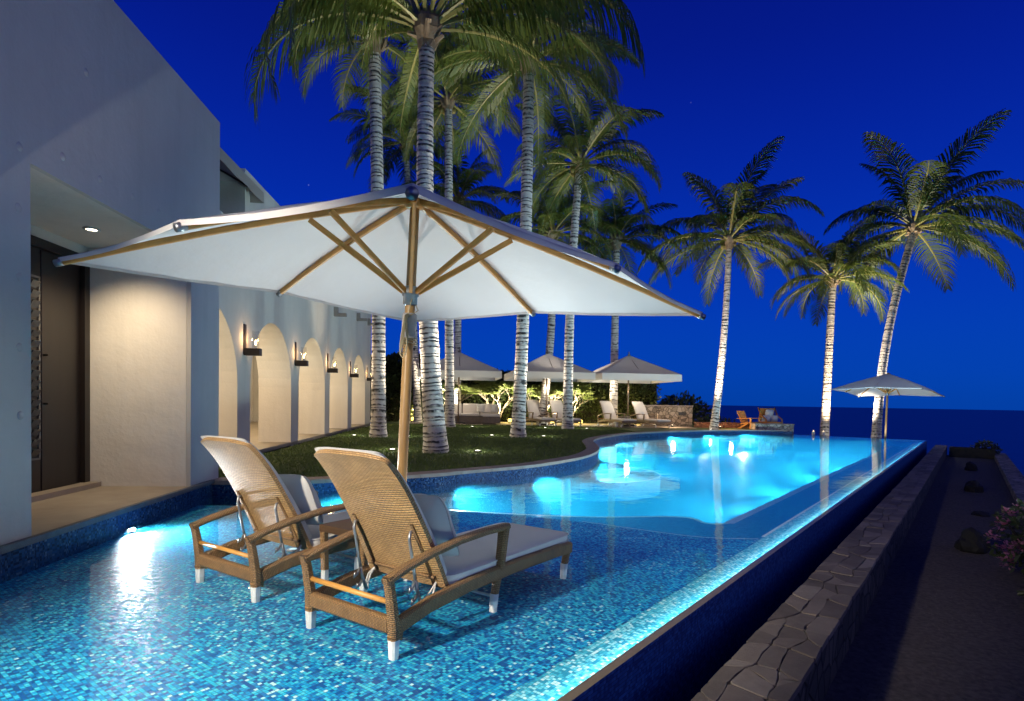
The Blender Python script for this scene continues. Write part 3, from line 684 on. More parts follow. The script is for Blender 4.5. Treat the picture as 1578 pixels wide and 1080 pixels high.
SCL = ['first lit wall sconce on the arcade, on the pier nearest the entrance block', 'second lit wall sconce on the arcade, right of the second arch', 'third lit wall sconce, between the third and fourth arch', 'fourth lit wall sconce, between the fourth and fifth arch', 'last lit wall sconce, at the palm end of the arcade']
for k, y in enumerate((-3.06, .32, 3.79, 7.39, 11.2)):
    q = AM @ V((.0, y, 1.85)); t = thing('wall_sconce', SCL[k], 'wall lamp', q, HR, 'lit sconces on the arcade piers')
    b = MB(); b.box((.012, 0, .30), (.02, .11, .56)); b.build('backplate', DARKM, t)
    b = MB(); b.box((.16, 0, .06), (.29, .15, .135)); b.build('tray', DARKM, t, bevel=.004)
    b = MB(); b.lathe([(.062, .13), (.062, .46)], 16, (.21, 0, 0), cap=False); b.build('glass_chimney', GLASS, t, True)
    b = MB(); b.lathe([(.022, .13), (.022, .19)], 10, (.21, 0, 0)); b.build('candle', PLAST, t)
    b = MB(); b.lathe([(.004, .19), (.02, .215), (.017, .245), (.003, .29)], 10, (.21, 0, 0)); b.build('flame', FLAME, t, True)
    point('sconce_light', (.13, 0, .30), 7, (1, .58, .24), .03, t)

# rooftop parasol above the wing
def simple_canopy(h2, rise, drop=.0, n=8):
    """square canopy, half side h2, apex at rise, with valance drop; returns builder centred at its edge plane"""
    b = MB()
    for k in range(4):
        rot = Matrix.Rotation(k * math.pi / 2, 3, 'Z')
        def P(u, v, rot=rot):
            x = h2 * v * (2 * u - 1); y = -h2 * v; z = rise * (1 - v) - .10 * math.sin(math.pi * v) * (1 - abs(2 * u - 1) ** 2 * .9) * .5
            return rot @ V((x, y, z))
        b.grid(P, 6, n, flip=False)
    return b
def valance(h2, d, wob=.012):
    b = MB()
    for k in range(4):
        rot = Matrix.Rotation(k * math.pi / 2, 3, 'Z')
        b.grid(lambda u, v, rot=rot: rot @ V((h2 * (2 * u - 1), -h2 - .004 - wob * v * math.sin(u * 19 + k), -d * v)), 16, 2)
    return b
def parasol(name, label, loc, rz, h2, base_h, rise, vd, cm, pm, grp=None, tilt=(0, 0)):
    t = thing(name, label, 'parasol', loc, rz, grp); t.rotation_euler = (tilt[0], tilt[1], rz)
    b = MB(); b.tube([(0, 0, 0), (0, 0, base_h + rise)], .035, 10); b.build('pole', pm, t, True)
    b = MB(); b.box((0, 0, .035), (.6, .6, .07)); b.build('base_plate', DARKM, t)
    b = simple_canopy(h2, rise); c = b.build('canopy', cm, t, True); c.location = (0, 0, base_h)
    if vd: b = valance(h2, vd); v = b.build('valance', cm, t, True); v.location = (0, 0, base_h)
    for k in range(8):
        a = k * math.pi / 4; r_ = h2 * (1.414 if k % 2 else 1) * .97; e = V((math.cos(a) * r_, math.sin(a) * r_, base_h - .03)); p = V((0, 0, base_h + rise - .05))
        b = MB(); b.bar(p, e, .025, .035); b.build('rib', pm, t)
        m_ = p.lerp(e, .5); b = MB(); b.bar((0, 0, base_h - .15), m_, .02, .025); b.build('strut', pm, t)
    b = MB(); b.lathe([(.06, -.03), (.05, .03), (.02, .10), (.03, .13), (.004, .17)], 12, (0, 0, base_h + rise)); b.build('finial', pm, t, True)
    return t
q = AM @ V((-1.25, -4.3, 3.40)); parasol('roof_parasol', 'cream parasol with a valance open on the roof terrace above the arches', (q.x, q.y, q.z + .25 - .25), HR, 1.5, 1.6, .6, .2, canopy_mat('roof_canopy', (.42, .38, .33)), DARKW)

# ------------------------------------------------------------------ big teak umbrella standing in the shelf
def big_umbrella(name, label, root_M, cm, half=1.63, zc=2.14, rise=.62, detail=True):
    t = thing(name, label, 'parasol'); t.matrix_world = root_M
    tips = []
    for k in range(8):
        a = k * math.pi / 4
        r_ = half * (math.sqrt(2) if k % 2 else 1.0)
        tips.append(V((math.cos(a) * r_, math.sin(a) * r_, zc + (0.0 if k % 2 else .06))))
    ap = V((0, 0, zc + rise))
    def rib_pt(k, v, dz=0):
        p = ap.lerp(tips[k], v); p.z += .03 * math.sin(math.pi * v) + dz; return p
    b = MB()
    for k in range(8):
        k2 = (k + 1) % 8
        def P(u, v, k=k, k2=k2):
            a_ = rib_pt(k, v, .026); c_ = rib_pt(k2, v, .026); p = a_.lerp(c_, u); sag = math.sin(math.pi * u) * v
            p.z -= .03 * sag * (1 - .55 * v); p += (V((0, 0, p.z)) - p) * 0.016 * sag * v
            p.z += .004 * math.sin(u * 21 + v * 17 + k); return p
        b.grid(P, 8, 14)
    c = b.build('canopy', cm, t, True)
    b = MB()   # stitched hem hanging from the rim
    for k in range(8):
        k2 = (k + 1) % 8
        def P(u, v, k=k, k2=k2):
            p = rib_pt(k, 1, .026).lerp(rib_pt(k2, 1, .026), u); sag = math.sin(math.pi * u)
            p.z -= .03 * sag * .45; p += (V((0, 0, p.z)) - p) * 0.016 * sag; p += p.normalized() * .006; p.z -= .030 * v - .004; return p
        b.grid(P, 8, 1)
    b.build('hem', cm, t, True)
    b = MB(); b.tube([(0, 0, 0), (0, 0, 1.0), (0, 0, zc + .02), (0, 0, zc + rise - .04)], [.038, .038, .036, .034], 16); b.build('pole', TEAKP, t, True)
    for k in range(8):
        pts = [rib_pt(k, v, 0) for v in (.02, .2, .4, .6, .8, 1.0)]
        b = MB(); b.tube(pts, 1, sect=rsec(.030, .042, .006), upv=(0, 0, 1)); rb = b.build('rib', TEAK, t)
        d = (pts[-1] - pts[-2]).normalized(); b = MB(); b.tube([pts[-1] - d * .03, pts[-1] + d * .022], .024, 10); b.build('rib_cap', METAL, rb, True)
        vm = .45 if k % 2 == 0 else .315
        m_ = rib_pt(k, vm, -.03); h_ = V((math.cos(k * math.pi / 4) * .055, math.sin(k * math.pi / 4) * .055, zc - .0))
        b = MB(); b.tube([h_, h_.lerp(m_, .5), m_], 1, sect=rsec(.026, .040, .006), upv=(0, 0, 1)); b.build('strut', TEAK, t)
    b = MB(); b.lathe([(.040, -.10), (.052, -.09), (.052, -.035), (.062, -.03), (.062, .03), (.045, .04)], 18, (0, 0, zc)); b.build('hub', METAL, t, True)
    b = MB(); b.lathe([(.05, -.06), (.07, -.05), (.07, .015), (.04, .045), (.012, .06)], 16, (0, 0, zc + rise)); b.build('top_hub', TEAK, t, True)
    if detail:
        b = MB(); b.lathe([(.045, 1.755), (.053, 1.765), (.053, 1.925), (.045, 1.935)], 16); b.build('sleeve', SLEEVE, t, True)
        b = MB()
        for j in range(6):
            rr = .028 + .006 * j; pts = [V((-.062 - .012 * j + rr * .45 * math.cos(a), -.035 - .008 * j + .012 * math.sin(a * 2), 1.815 - .012 * j + (.11 + .008 * j) * math.sin(a))) for a in [i * 2 * math.pi / 18 for i in range(19)]]
            b.tube(pts, .0042, 5, cap=False)
        for sgn in (-1, 1): b.tube([(-.02, -.04, 2.05), (-.045 * sgn - .01, -.05, 1.96), (-.06, -.045, 1.9)], .0042, 5)
        for j in range(3): b.tube([V((.058 * math.cos(a), .058 * math.sin(a), 1.742 - j * .012 - .01 * math.sin(a + j))) for a in [i * 2 * math.pi / 14 for i in range(15)]], .0045, 5, cap=False)
        b.build('rope', ROPE, t, True)
    return t
Rm = Matrix.Rotation(.027, 3, 'X') @ Matrix.Rotation(.041, 3, 'Y') @ Matrix.Rotation(.96, 3, 'Z')
hubp = V((-.757, 4.30, 2.09)); basep = hubp - Rm @ V((0, 0, 2.09))
Mr = Rm.to_4x4(); Mr.translation = basep
big_umbrella('teak_umbrella', 'large square white umbrella on a teak pole standing in the pool between two loungers', Mr, CANOPY, zc=2.09, rise=.66)
# its twin at the far ledge
R4 = (Matrix.Rotation(R(-3), 3, 'X') @ Matrix.Rotation(.05, 3, 'Y') @ Matrix.Rotation(.72, 3, 'Z')).to_4x4()
R4.translation = V((14.72, 23.0, -.2))
big_umbrella('teak_umbrella', 'white umbrella open over the far corner of the pool in front of a leaning palm', R4, CANOPY, half=1.52, zc=2.08, rise=.75, detail=False)

# ------------------------------------------------------------------ loungers
def make_lounger():
    t = thing('lounger', 'x', 'lounger')
    def P(x, y, z): return V((x, y, z))
    for s in (-1, 1):
        x = .335 * s
        b = MB(); b.tube([P(x, .005, .10), P(x, .03, .16), P(x, .25, .205), P(x, .6, .232), P(x, 1.1, .236), P(x, 1.6, .226), P(x, 1.775, .215)], 1, sect=rsec(.05, .085, .012), upv=(0, 0, 1)); b.build('side_rail', WICKER_D, t)
        b = MB(); b.tube([P(x, .0, .1), P(x, -.005, .2), P(x, -.025, .33), P(x, -.045, .425)], [1.1, 1.05, .95, .9], sect=rsec(.05, .055, .012), upv=(s, 0, 0)); rl = b.build('rear_leg', WICKER_D, t)
        b = MB(); b.tube([P(x, 0, 0), P(x, 0, .115)], [.85, 1.1], sect=rsec(.05, .05, .010), upv=(1, 0, 0)); b.build('foot_cap', PLAST, rl)
        b = MB(); b.tube([P(x, -.06, .400), P(x, .06, .437), P(x, .25, .475), P(x, .5, .505), P(x, .75, .515), P(x, .965, .51)], 1, sect=rsec(.058, .040, .012), upv=(0, 0, 1)); b.build('armrest', WICKER_D, t)
        b = MB(); b.tube([P(x, .93, .50), P(x, .915, .40), P(x, .89, .25)], [1.15, 1.05, 1.0], sect=rsec(.05, .06, .012), upv=(1, 0, 0)); b.build('arm_post', WICKER_D, t)
        for y0, y1 in ((.84, .87), (1.70, 1.745)):
            b = MB(); b.tube([P(x, y0, .10), P(x, y1, .21)], [.95, 1.05], sect=rsec(.046, .046, .010), upv=(1, 0, 0)); lg = b.build('leg', WICKER_D, t)
            b = MB(); b.tube([P(x, y0 - .012, 0), P(x, y0, .11)], [.85, 1.05], sect=rsec(.046, .046, .009), upv=(1, 0, 0)); b.build('foot_cap', PLAST, lg)
        # metal back prop with its notched lower end
        xs_ = .225 * s
        b = MB(); b.tube([P(xs_, .245, .590), P(xs_, .218, .585), P(xs_, .21, .55), P(xs_, .25, .36), P(xs_, .262, .30)], .009, 8); b.tube([P(xs_, .262, .31), P(xs_ , .235, .27), P(xs_, .215, .255), P(xs_, .222, .285)], .008, 6); b.tube([P(xs_, .262, .31), P(xs_, .275, .25), P(xs_, .30, .18), P(xs_ + .01 * s, .315, .165)], .011, 6); b.tube([P(xs_, .28, .235), P(xs_, .255, .20), P(xs_, .235, .19), P(xs_, .24, .215)], .008, 6); b.build('back_prop', METAL, t, True)
    b = MB(); b.tube([P(-.31, 0, .165), P(.31, 0, .165)], 1, sect=rsec(.05, .085, .012), upv=(0, 0, 1)); b.build('rear_rail', WICKER_D, t)
    b = MB(); b.tube([P(-.31, 1.765, .215), P(.31, 1.765, .215)], 1, sect=rsec(.05, .085, .012), upv=(0, 0, 1)); b.build('foot_rail', WICKER_D, t)
    b = MB(); b.tube([P(-.315, -.012, .285), P(.315, -.012, .285)], .015, 8); b.build('rear_bar', TEAK, t, True)
    b = MB(); b.tube([P(-.32, .845, .09), P(.32, .845, .09)], .009, 8); b.build('cross_bar', PLAST, t, True)
    b = MB(); b.box((0, 1.1, .235), (.62, 1.3, .02)); b.build('seat_deck', WICKER_D, t)
    prof = smooth_curve([(0, .425, .255), (0, .345, .43), (0, .245, .62), (0, .125, .82), (0, .03, .945), (0, -.055, 1.03)], 4)
    def pr(v):
        f = v * (len(prof) - 1); i = min(int(f), len(prof) - 2); return prof[i].lerp(prof[i + 1], f - i)
    def nrm(v): d = pr(min(1, v + .02)) - pr(max(0, v - .02)); return V((0, d.z, -d.y)).normalized()
    def wd(v): return (.315 - .030 * v) * (1 if v < .86 else max(.05, 1 - ((v - .86) / .14) ** 3.2 * .10))
    Ltot = sum((p - q).length for p, q in zip(prof, prof[1:]))
    def back(off, bulge):
        def f(u, v):
            x = (2 * u - 1); p = pr(v) + nrm(v) * (off + bulge * (1 - x * x)); drop = .035 * abs(x) ** 2.5 * max(0, (v - .8) / .2)
            d = (pr(1) - pr(.95)).normalized(); p = p - d * drop; return (x * wd(v), p.y, p.z)
        return f
    b = MB(); uvf = lambda u, v: ((u - .5) * .6, v * Ltot + .020 * (1 - (2 * u - 1) ** 2))
    b.grid(back(-.014, -.012), 14, 26, uvf); b.grid(back(.014, -.012), 14, 26, uvf, True)
    f0, f1 = back(-.014, -.012), back(.014, -.012)
    for u in (0, 1): b.grid(lambda s_, v, u=u: V(f0(u, v)).lerp(V(f1(u, v)), s_), 2, 26, lambda s_, v: (s_ * .028, v * Ltot), u == 0)
    b.grid(lambda u, s_: V(f0(u, 1)).lerp(V(f1(u, 1)), s_), 14, 2, lambda u, s_: (u * .6, s_ * .03))
    bk = b.build('backrest', WICKER, t, True)
    b = MB()
    for s in (-1, 1): b.tube([P(s * .235, pr(v).y + .004, pr(v).z) + nrm(v) * -.026 for v in (.02, .15, .3, .42)], .011, 6)
    b.tube([P(-.27, pr(.09).y, pr(.09).z) + nrm(.09) * -.03, P(.27, pr(.09).y, pr(.09).z) + nrm(.09) * -.03], .010, 6); b.build('back_rail', WICKER_D, bk)
    # cushions
    b = MB()
    for off0, off1, fl in ((.018, .092, 0),):
        g0 = lambda u, v: V((math.copysign(abs(2 * u - 1) ** .9, 2 * u - 1) * (wd(v) - .008), *(pr(.05 + .955 * v if v < .97 else 1.0).yz))) + nrm(min(1, v)) * .016 - V((0, 0, .012 * v))
        def g1(u, v):
            x = 2 * u - 1; e = (1 - abs(x) ** 6) ** .5 * (1 - max(0, (v - .9) / .1) ** 3) ** .5
            p = g0(u, v); return p + nrm(min(1, v)) * (.072 * e * (1 - .68 * v ** 1.5))
        b.grid(g1, 16, 24, None, True); b.grid(g0, 16, 24)
        b.grid(lambda u, s_: g0(u, 0).lerp(g1(u, 0), s_), 16, 1)
    b.build('back_cushion', CANVAS, t, True)
    b = MB()
    def sq(u, v):
        th_ = (u - .5) * 2 * math.pi; ph = (v - .5) * math.pi
        def se(w_, e): return math.copysign(abs(w_) ** e, w_)
        c1 = se(math.cos(ph), .22)
        return V((.325 * c1 * se(math.cos(th_), .16), 1.125 + .70 * c1 * se(math.sin(th_), .13), .285 + .042 * se(math.sin(ph), .5)))
    b.grid(sq, 64, 16); sc_ = b.build('seat_cushion', CANVAS, t, True)
    for zz in (.262, .308):
        b = MB(); b.tube([V((.327 * math.copysign(abs(math.cos(a)) ** .16, math.cos(a)), 1.125 + .703 * math.copysign(abs(math.sin(a)) ** .13, math.sin(a)), zz)) for a in [i * 2 * math.pi / 64 for i in range(65)]], .0045, 5, cap=False); b.build('piping', CANVAS, sc_, True)
    b = MB()
    for s in (-1, 1):
        for j in range(2): b.tube([P(s * .25, .40, .275), P(s * (.25 + .02 * j), .36, .235), P(s * (.235 + .03 * j), .33, .20 - .03 * j), P(s * (.25 + .012 * j), .34, .155)], .0055, 5)
    b.build('cushion_tie', CANVAS, t)
    return t
lth = R(34.5)
def place(o, A_, B_):
    m_ = (V(A_) + V(B_)) / 2; d = V(A_) - V(B_); a = math.atan2(d.y, d.x); o.location = (m_.x, m_.y, 0); o.rotation_euler = (0, 0, a)
lg = make_lounger(); place(lg, (-.555, 2.888), (-1.1425, 3.3014))
lg['label'] = 'nearer wicker lounger in the shallow water, at the right of the pair'; lg['group'] = 'wicker loungers standing in the pool'
lg2 = dup(lg); place(lg2, (-1.590, 3.673), (-2.191, 4.080)); lg2['label'] = 'wicker lounger behind the nearer one, on the house side of the pair'
def make_pillow():
    b = MB()
    def f(u, v, s):
        x, y = 2 * u - 1, 2 * v - 1
        e = max(0, (1 - x * x) * (1 - y * y)) ** .62
        pin = 1 - .07 * (1 - abs(x) ** 2) * abs(y) ** 3 - .0
        cr = 1 - .10 * x ** 4 * y ** 4
        return V((.25 * x * cr * (1 - .04 * (1 - y * y)), .19 * y * cr * (1 - .05 * (1 - x * x)), s * (.125 * e + .002) + .004 * math.sin(9 * x + 4 * y)))
    b.grid(lambda u, v: f(u, v, 1), 16, 14); b.grid(lambda u, v: f(u, v, -1), 16, 14, None, True)
    return b.mesh('pillow', PILLOW, True)
pm_ = make_pillow()
for L_, lab in ((lg, 'canvas pillow leaning on the back of the nearer pool lounger'), (lg2, 'canvas pillow leaning on the back of the house side pool lounger')):
    o = link('pillow', pm_, label=lab, category='pillow', group='pillows on the pool loungers')
    bpy.context.view_layer.update()
    o.matrix_world = L_.matrix_world @ Matrix.Translation((.03, .485, .56)) @ Matrix.Rotation(R(112), 4, 'X') @ Matrix.Rotation(R(4), 4, 'Z') @ Matrix.Diagonal((1.08, 1.12, 1, 1))
# side table between them
t = thing('side_table', 'square woven side table standing in the water between the two loungers', 'table', (-1.02, 4.13, 0), lth * -1)
b = MB(); b.box((0, 0, .395), (.46, .46, .05)); b.build('table_top', WICKER_D, t, bevel=.006)
me = None
for sx in (-1, 1):
    for sy in (-1, 1):
        b = MB(); b.bar((sx * .2, sy * .2, .1), (sx * .205, sy * .205, .37), .045, .045, (0, 1, 0)); lgx = b.build('leg', WICKER_D, t)
        b = MB(); b.bar((sx * .2, sy * .2, 0), (sx * .2, sy * .2, .105), .042, .042, (0, 1, 0)); b.build('foot_cap', PLAST, lgx)

# ------------------------------------------------------------------ palms
def frond_mesh(e0, droop, nl, seed, leafL=.23, hang=.6, twist=0, wide=1.0):
    """unit-length frond along +X; e0 start elevation, droop total bend (deg)"""
    rnd = random.Random(seed); b = MB(); n = 14; pts = [V((0, 0, 0))]; ang = []
    side_b = rnd.uniform(-.25, .25)
    for i in range(n):
        s = (i + .5) / n; a = R(e0 - droop * s ** 1.5); yaw = side_b * s * s; ang.append(a)
        pts.append(pts[-1] + V((math.cos(a) * math.cos(yaw), math.cos(a) * math.sin(yaw), math.sin(a))) / n)
    b.tube(pts, [.011 * (1 - .85 * i / n) + .001 for i in range(n + 1)], 5, mi=1)
    for sd in (-1, 1):
        for k in range(nl):
            s = .13 + .87 * (k + rnd.random() * .6) / nl; f = min(s, .999) * n; i = int(f); p = pts[i].lerp(pts[i + 1], f - i)
            tg = (pts[i + 1] - pts[i]).normalized(); upn = V((-tg.z * 1, 0, 1)); side = tg.cross(V((0, 0, 1))).normalized() * sd if abs(tg.z) < .98 else V((0, sd, 0))
            nrm_ = side.cross(tg).normalized() * (1 if side.cross(tg).z > 0 else -1)
            prof = (min(1, (s - .06) / .22) ** .7) * (1 - max(0, (s - .55) / .45) ** 1.6 * .72)
            L = leafL * prof * rnd.uniform(.88, 1.1)
            sw = .45 + .55 * s + rnd.uniform(-.08, .08)
            d0 = (side * math.cos(sw) + tg * math.sin(sw) + nrm_ * (.25 - .2 * s) + V((rnd.uniform(-.05, .05),) * 3)).normalized()
            g = V((0, 0, -1)); hg = hang * rnd.uniform(.75, 1.25)
            d1 = (d0 + g * hg * .6).normalized(); d2 = (d0 + g * hg * 1.7).normalized()
            wv = tg.cross(d0).cross(d0); wv = tg * .0075 * wide
            p1 = p + d0 * L * .34; p2 = p1 + d1 * L * .36; p3 = p2 + d2 * L * .32
            n0 = len(b.v); b.v += [p - wv * .7, p + wv * .7, p1 - wv, p1 + wv, p2 - wv * .8, p2 + wv * .8, p3]
            b.face((n0, n0 + 1, n0 + 3, n0 + 2)); b.face((n0 + 2, n0 + 3, n0 + 5, n0 + 4)); b.face((n0 + 4, n0 + 5, n0 + 6))
    return b.mesh('frond', [FROND, RACHIS])
CLS = {}
for e0, dr in ((82, 42), (66, 62), (48, 84), (28, 92), (8, 80), (-14, 58)):
    CLS[e0] = [frond_mesh(e0, dr * f, 60, e0 * 7 + i, .25, h_) for i, (f, h_) in enumerate(((.8, .7), (1.0, 1.1), (1.2, .9)))]
BIG = {e0: [frond_mesh(e0, dr * f, 84, e0 * 3 + i, .235, h_, wide=.62) for i, (f, h_) in enumerate(((1.0, 2.0), (1.12, 3.0)))] for e0, dr in ((66, 100), (48, 138), (28, 100), (17, 122), (6, 80), (-14, 60))}
FK = sorted(CLS)
def palm(label, base, crown, r0, r1, nf, Lf, seed, bow=(0, 0), warm=(1, .90, .74), big=False, ring=9.0, extra=(), coconuts=0, wind=(.0, 0), amin=-14, lights=(), emax=82):
    rnd = random.Random(seed); base = V(base); crown = V(crown)
    t = thing('palm_tree', label, 'palm tree', base, 0, 'coconut palms around the pool')
    c = crown - base; Ht = c.length; n = max(24, int(Ht * 9)); pts = []; rad = []
    for i in range(n + 1):
        s = i / n; p = V((c.x * s + bow[0] * math.sin(math.pi * s) , c.y * s + bow[1] * math.sin(math.pi * s), c.z * s)); pts.append(p)
        fl = math.exp(-s * Ht / .45) * .30; rad.append((r0 + (r1 - r0) * min(1, s * 1.05)) * (1 + fl) * (1 + .02 * math.sin(i * 2.1) + .02 * rnd.uniform(-1, 1)))
    pts[0].z -= .1
    b = MB(); b.tube(pts, rad, 14, cap=True)
    # uv v counts leaf-scar rings
    for k, u in enumerate(b.uv):
        if u: b.uv[k] = [(x, y * ring) for x, y in u]
    b.build('trunk', BARK, t, True)
    b = MB(); b.lathe([(r1 * .95, -.35), (r1 * 1.25, -.15), (r1 * 1.75, .05), (r1 * 1.9, .25), (r1 * 1.2, .5), (.02, .62)], 10, c)
    for k in range(9):
        a = rnd.random() * 6.28; q = c + V((math.cos(a) * r1 * 1.3, math.sin(a) * r1 * 1.3, rnd.uniform(-.2, .2))); q2 = q + V((math.cos(a) * .18, math.sin(a) * .18, rnd.uniform(-.05, .35)))
        b.tube([q, q2], [.06, .035], 5)
    for v in b.v: v += V((noise.noise(v * 6) * .04, noise.noise(v * 6 + V((7, 0, 0))) * .04, 0))
    b.build('crown_base', FIBRE, t)
    lst = list(extra)
    for k in range(nf):
        el_ = emax - (emax - amin) * ((k + .5) / nf) ** .85; az = math.degrees(k * 2.39996) + rnd.uniform(-14, 14); lst.append((az, el_, Lf * rnd.uniform(.82, 1.08) * (.82 if el_ > 75 else 1), None))
    src = BIG if big else CLS
    for az, el_, L, var in lst:
        key = min(src, key=lambda q: abs(q - el_)); me = src[key][(rnd.randrange(len(src[key])) if var is None else var)]
        o = link('frond', me, t); a = R(az)
        o.location = c + V((math.cos(a) * r1 * .9, math.sin(a) * r1 * .9, .10 + .25 * max(0, el_) / 80))
        o.rotation_euler = (rnd.uniform(-.15, .15) if var is None else 0, R((key - el_) * .7) if var is None else 0, a); o.scale = (L, L * (1 if rnd.random() < .5 or var is not None else -1), L)
        # wind pushes the head over
        if wind[0]:
            d = V((math.cos(wind[1]), math.sin(wind[1]), 0)); o.rotation_euler.rotate_axis('Z', wind[0] * math.sin(wind[1] - a))
    for k in range(coconuts):
        a = rnd.random() * 6.28; b = MB(); b.lathe([(.02, -.13), (.085, -.08), (.105, 0), (.08, .09), (.02, .12)], 10, c + V((math.cos(a) * .28, math.sin(a) * .28, -.12 + rnd.uniform(-.14, .1)))); b.build('coconut', COCO, t, True)
    for (dx, dy, wt, ang) in lights:
        uplight(base.x + dx, base.y + dy, c + base + V((0, 0, .6)), wt, warm, ang, None, base.z)
    return t
UPN = [0]; UPL = []
def uplight(x, y, target, wt, col, ang, label, z=None):
    z = CZ - .03 if z is None else z
    lab = label or UPLAB.pop(0)
    t = thing('lawn_uplight', lab, 'ground light', (x, y, z), 0, 'lit ground lights in the lawn')
    b = MB(); b.lathe([(.085, 0), (.085, .035), (.068, .042), (.062, .03)], 16); b.build('housing', DARKM, t, True)
    b = MB(); b.lathe([(.062, .030), (.058, .036), (.045, .042), (.001, .045)], 14); b.build('lens', LENS_W, t, True)
    bpy.context.view_layer.update()
    spot('uplight_beam', (x, y, z + .12), target, wt, col, ang, 1, .04, t)
    point('uplight_spill', (0, 0, .20), 10, (1, .96, .80), .04, t)
UPLAB = ['lit ground light left of the stout palm in front of the lawn', 'lit ground light right of the stout palm in front of the lawn',
         'lit ground light left of the palm closest to the arcade', 'lit ground light right of the palm closest to the arcade',
         'lit ground light behind the stout palm, left of the slim trunk there', 'lit ground light behind the stout palm, right of the slim trunk there',
         'lit ground light left of the palm in the middle of the lawn', 'lit ground light right of the palm in the middle of the lawn',
         'lit ground light left of the leaning palm by the coping', 'lit ground light right of the leaning palm by the coping',
         'lit ground light at the far palm beside the hedge and umbrella pole', 'lit ground light at the palm behind the sofa', 'lit ground light at the palm rising between the hidden loungers', 'lit ground light at the palm left of the far pair of loungers',
         'lit ground light under the tall palm by the red stone wall', 'lit ground light under the middle one of the three seaward palms', 'lit ground light under the leaning palm at the far corner', 'lit ground light on the other side of the leaning palm at the far corner']
BZ = CZ - .03
palm('stout tall palm nearest the pool umbrella, crown cut by the top of the picture', (-1.56, 12.07, BZ), (-1.86, 12.1, 8.75), .215, .155, 9, 3.3, 5, bow=(-.12, 0), big=True, emax=70, amin=5, ring=10,
     extra=((184, 17, 4.7, 0), (206, 17, 4.4, 1), (228, 17, 3.9, 0), (160, 48, 4.4, 1), (172, 66, 4.2, 0), (-10, 28, 5.2, 1), (-35, 48, 4.6, 1), (-62, 48, 4.0, 0), (12, 28, 4.7, 0), (30, 66, 4.8, 1), (-120, 48, 3.6, 0), (-88, 48, 3.4, 1)), lights=((-.95, .22, 1840, 60), (.85, .22, 1840, 60)))
palm('palm nearest the arcade with a straight ringed trunk', (-3.81, 16.68, BZ), (-4.05, 16.7, 11.3), .20, .165, 21, 2.9, 8, bow=(.05, 0), emax=75, amin=-10, ring=8, warm=(1, .86, .66), extra=((-60, 8, 3.0, 0), (-100, -14, 2.8, 1), (-140, 8, 2.6, 2)), lights=((-.75, .22, 1360, 55), (.8, .22, 1360, 55)))
palm('slim palm just behind the stout one on the lawn', (-2.52, 23.7, BZ), (-2.75, 23.7, 13.2), .19, .15, 28, 3.7, 13, emax=82, ring=7.5, coconuts=5, lights=((-.9, .22, 1840, 55), (.9, .22, 1840, 55)))
palm('palm in the middle of the lawn with a scarred straight trunk', (.19, 17.77, BZ), (.33, 17.8, 11.4), .205, .165, 23, 3.8, 21, bow=(.06, 0), emax=78, amin=-12, ring=8, extra=((-70, -14, 3.6, 0), (-20, -14, 3.2, 1), (-110, 8, 3.6, 2)), lights=((-.8, .22, 1440, 55), (.8, .22, 1440, 55)))
palm('leaning palm with coconuts beside the curved pool coping', (2.27, 23.68, BZ), (2.55, 23.7, 10.75), .20, .15, 28, 3.7, 34, bow=(-.12, 0), emax=82, amin=-20, ring=7.5, coconuts=7, lights=((-.9, .22, 1760, 55), (.8, .22, 1760, 55)))
palm('thin far palm seen just right of the umbrella pole', (-4.6, 28.6, BZ), (-5.35, 28.6, 13.6), .18, .14, 26, 3.8, 41, emax=80, ring=7, lights=((.8, -.7, 2200, 60),))
palm('far palm with a dim trunk between the mid-lawn palm and the leaning one', (1.37, 27.4, BZ), (1.75, 27.4, 9.0), .20, .16, 26, 3.6, 55, emax=80, ring=7, bow=(.2, 0), lights=((.6, -.8, 1500, 60),))
palm('far palm standing beside the left patio parasol behind the lawn', (-2.75, 29.3, BZ), (-2.82, 29.3, 11.1), .19, .15, 26, 3.4, 67, emax=80, ring=7, lights=((-.4, -.9, 1800, 60),))
palm('palm growing by the right patio parasol pole', (4.96, 28.6, BZ), (4.95, 28.6, 9.05), .20, .16, 28, 3.5, 71, emax=82, amin=-22, ring=7, lights=((-.8, -.5, 1700, 60),))
palm('tall palm by the red stone wall at the far end of the pool', (8.97, 25.9, BZ), (9.45, 25.9, 8.45), .165, .125, 28, 4.1, 83, bow=(.1, 0), emax=84, amin=-18, ring=8, coconuts=4, wind=(.25, 0), warm=(1, .80, .62), lights=((-.45, -.9, 3600, 62),))
palm('shorter palm in the middle of the three seaward palms', (14.45, 27, -.6), (14.65, 27, 7.05), .20, .145, 26, 3.5, 96, emax=80, amin=-16, ring=8, warm=(1, .78, .52), lights=((-.2, -1.0, 4600, 62),))
palm('leaning tall palm at the far right corner of the pool', (16.1, 25.8, -.6), (17.5, 25.8, 9.1), .19, .15, 28, 4.5, 104, bow=(-.35, 0), emax=84, amin=-20, ring=8, wind=(.35, 0), lights=((-1.2, .1, 4000, 60), (1.1, -.2, 4000, 60)))

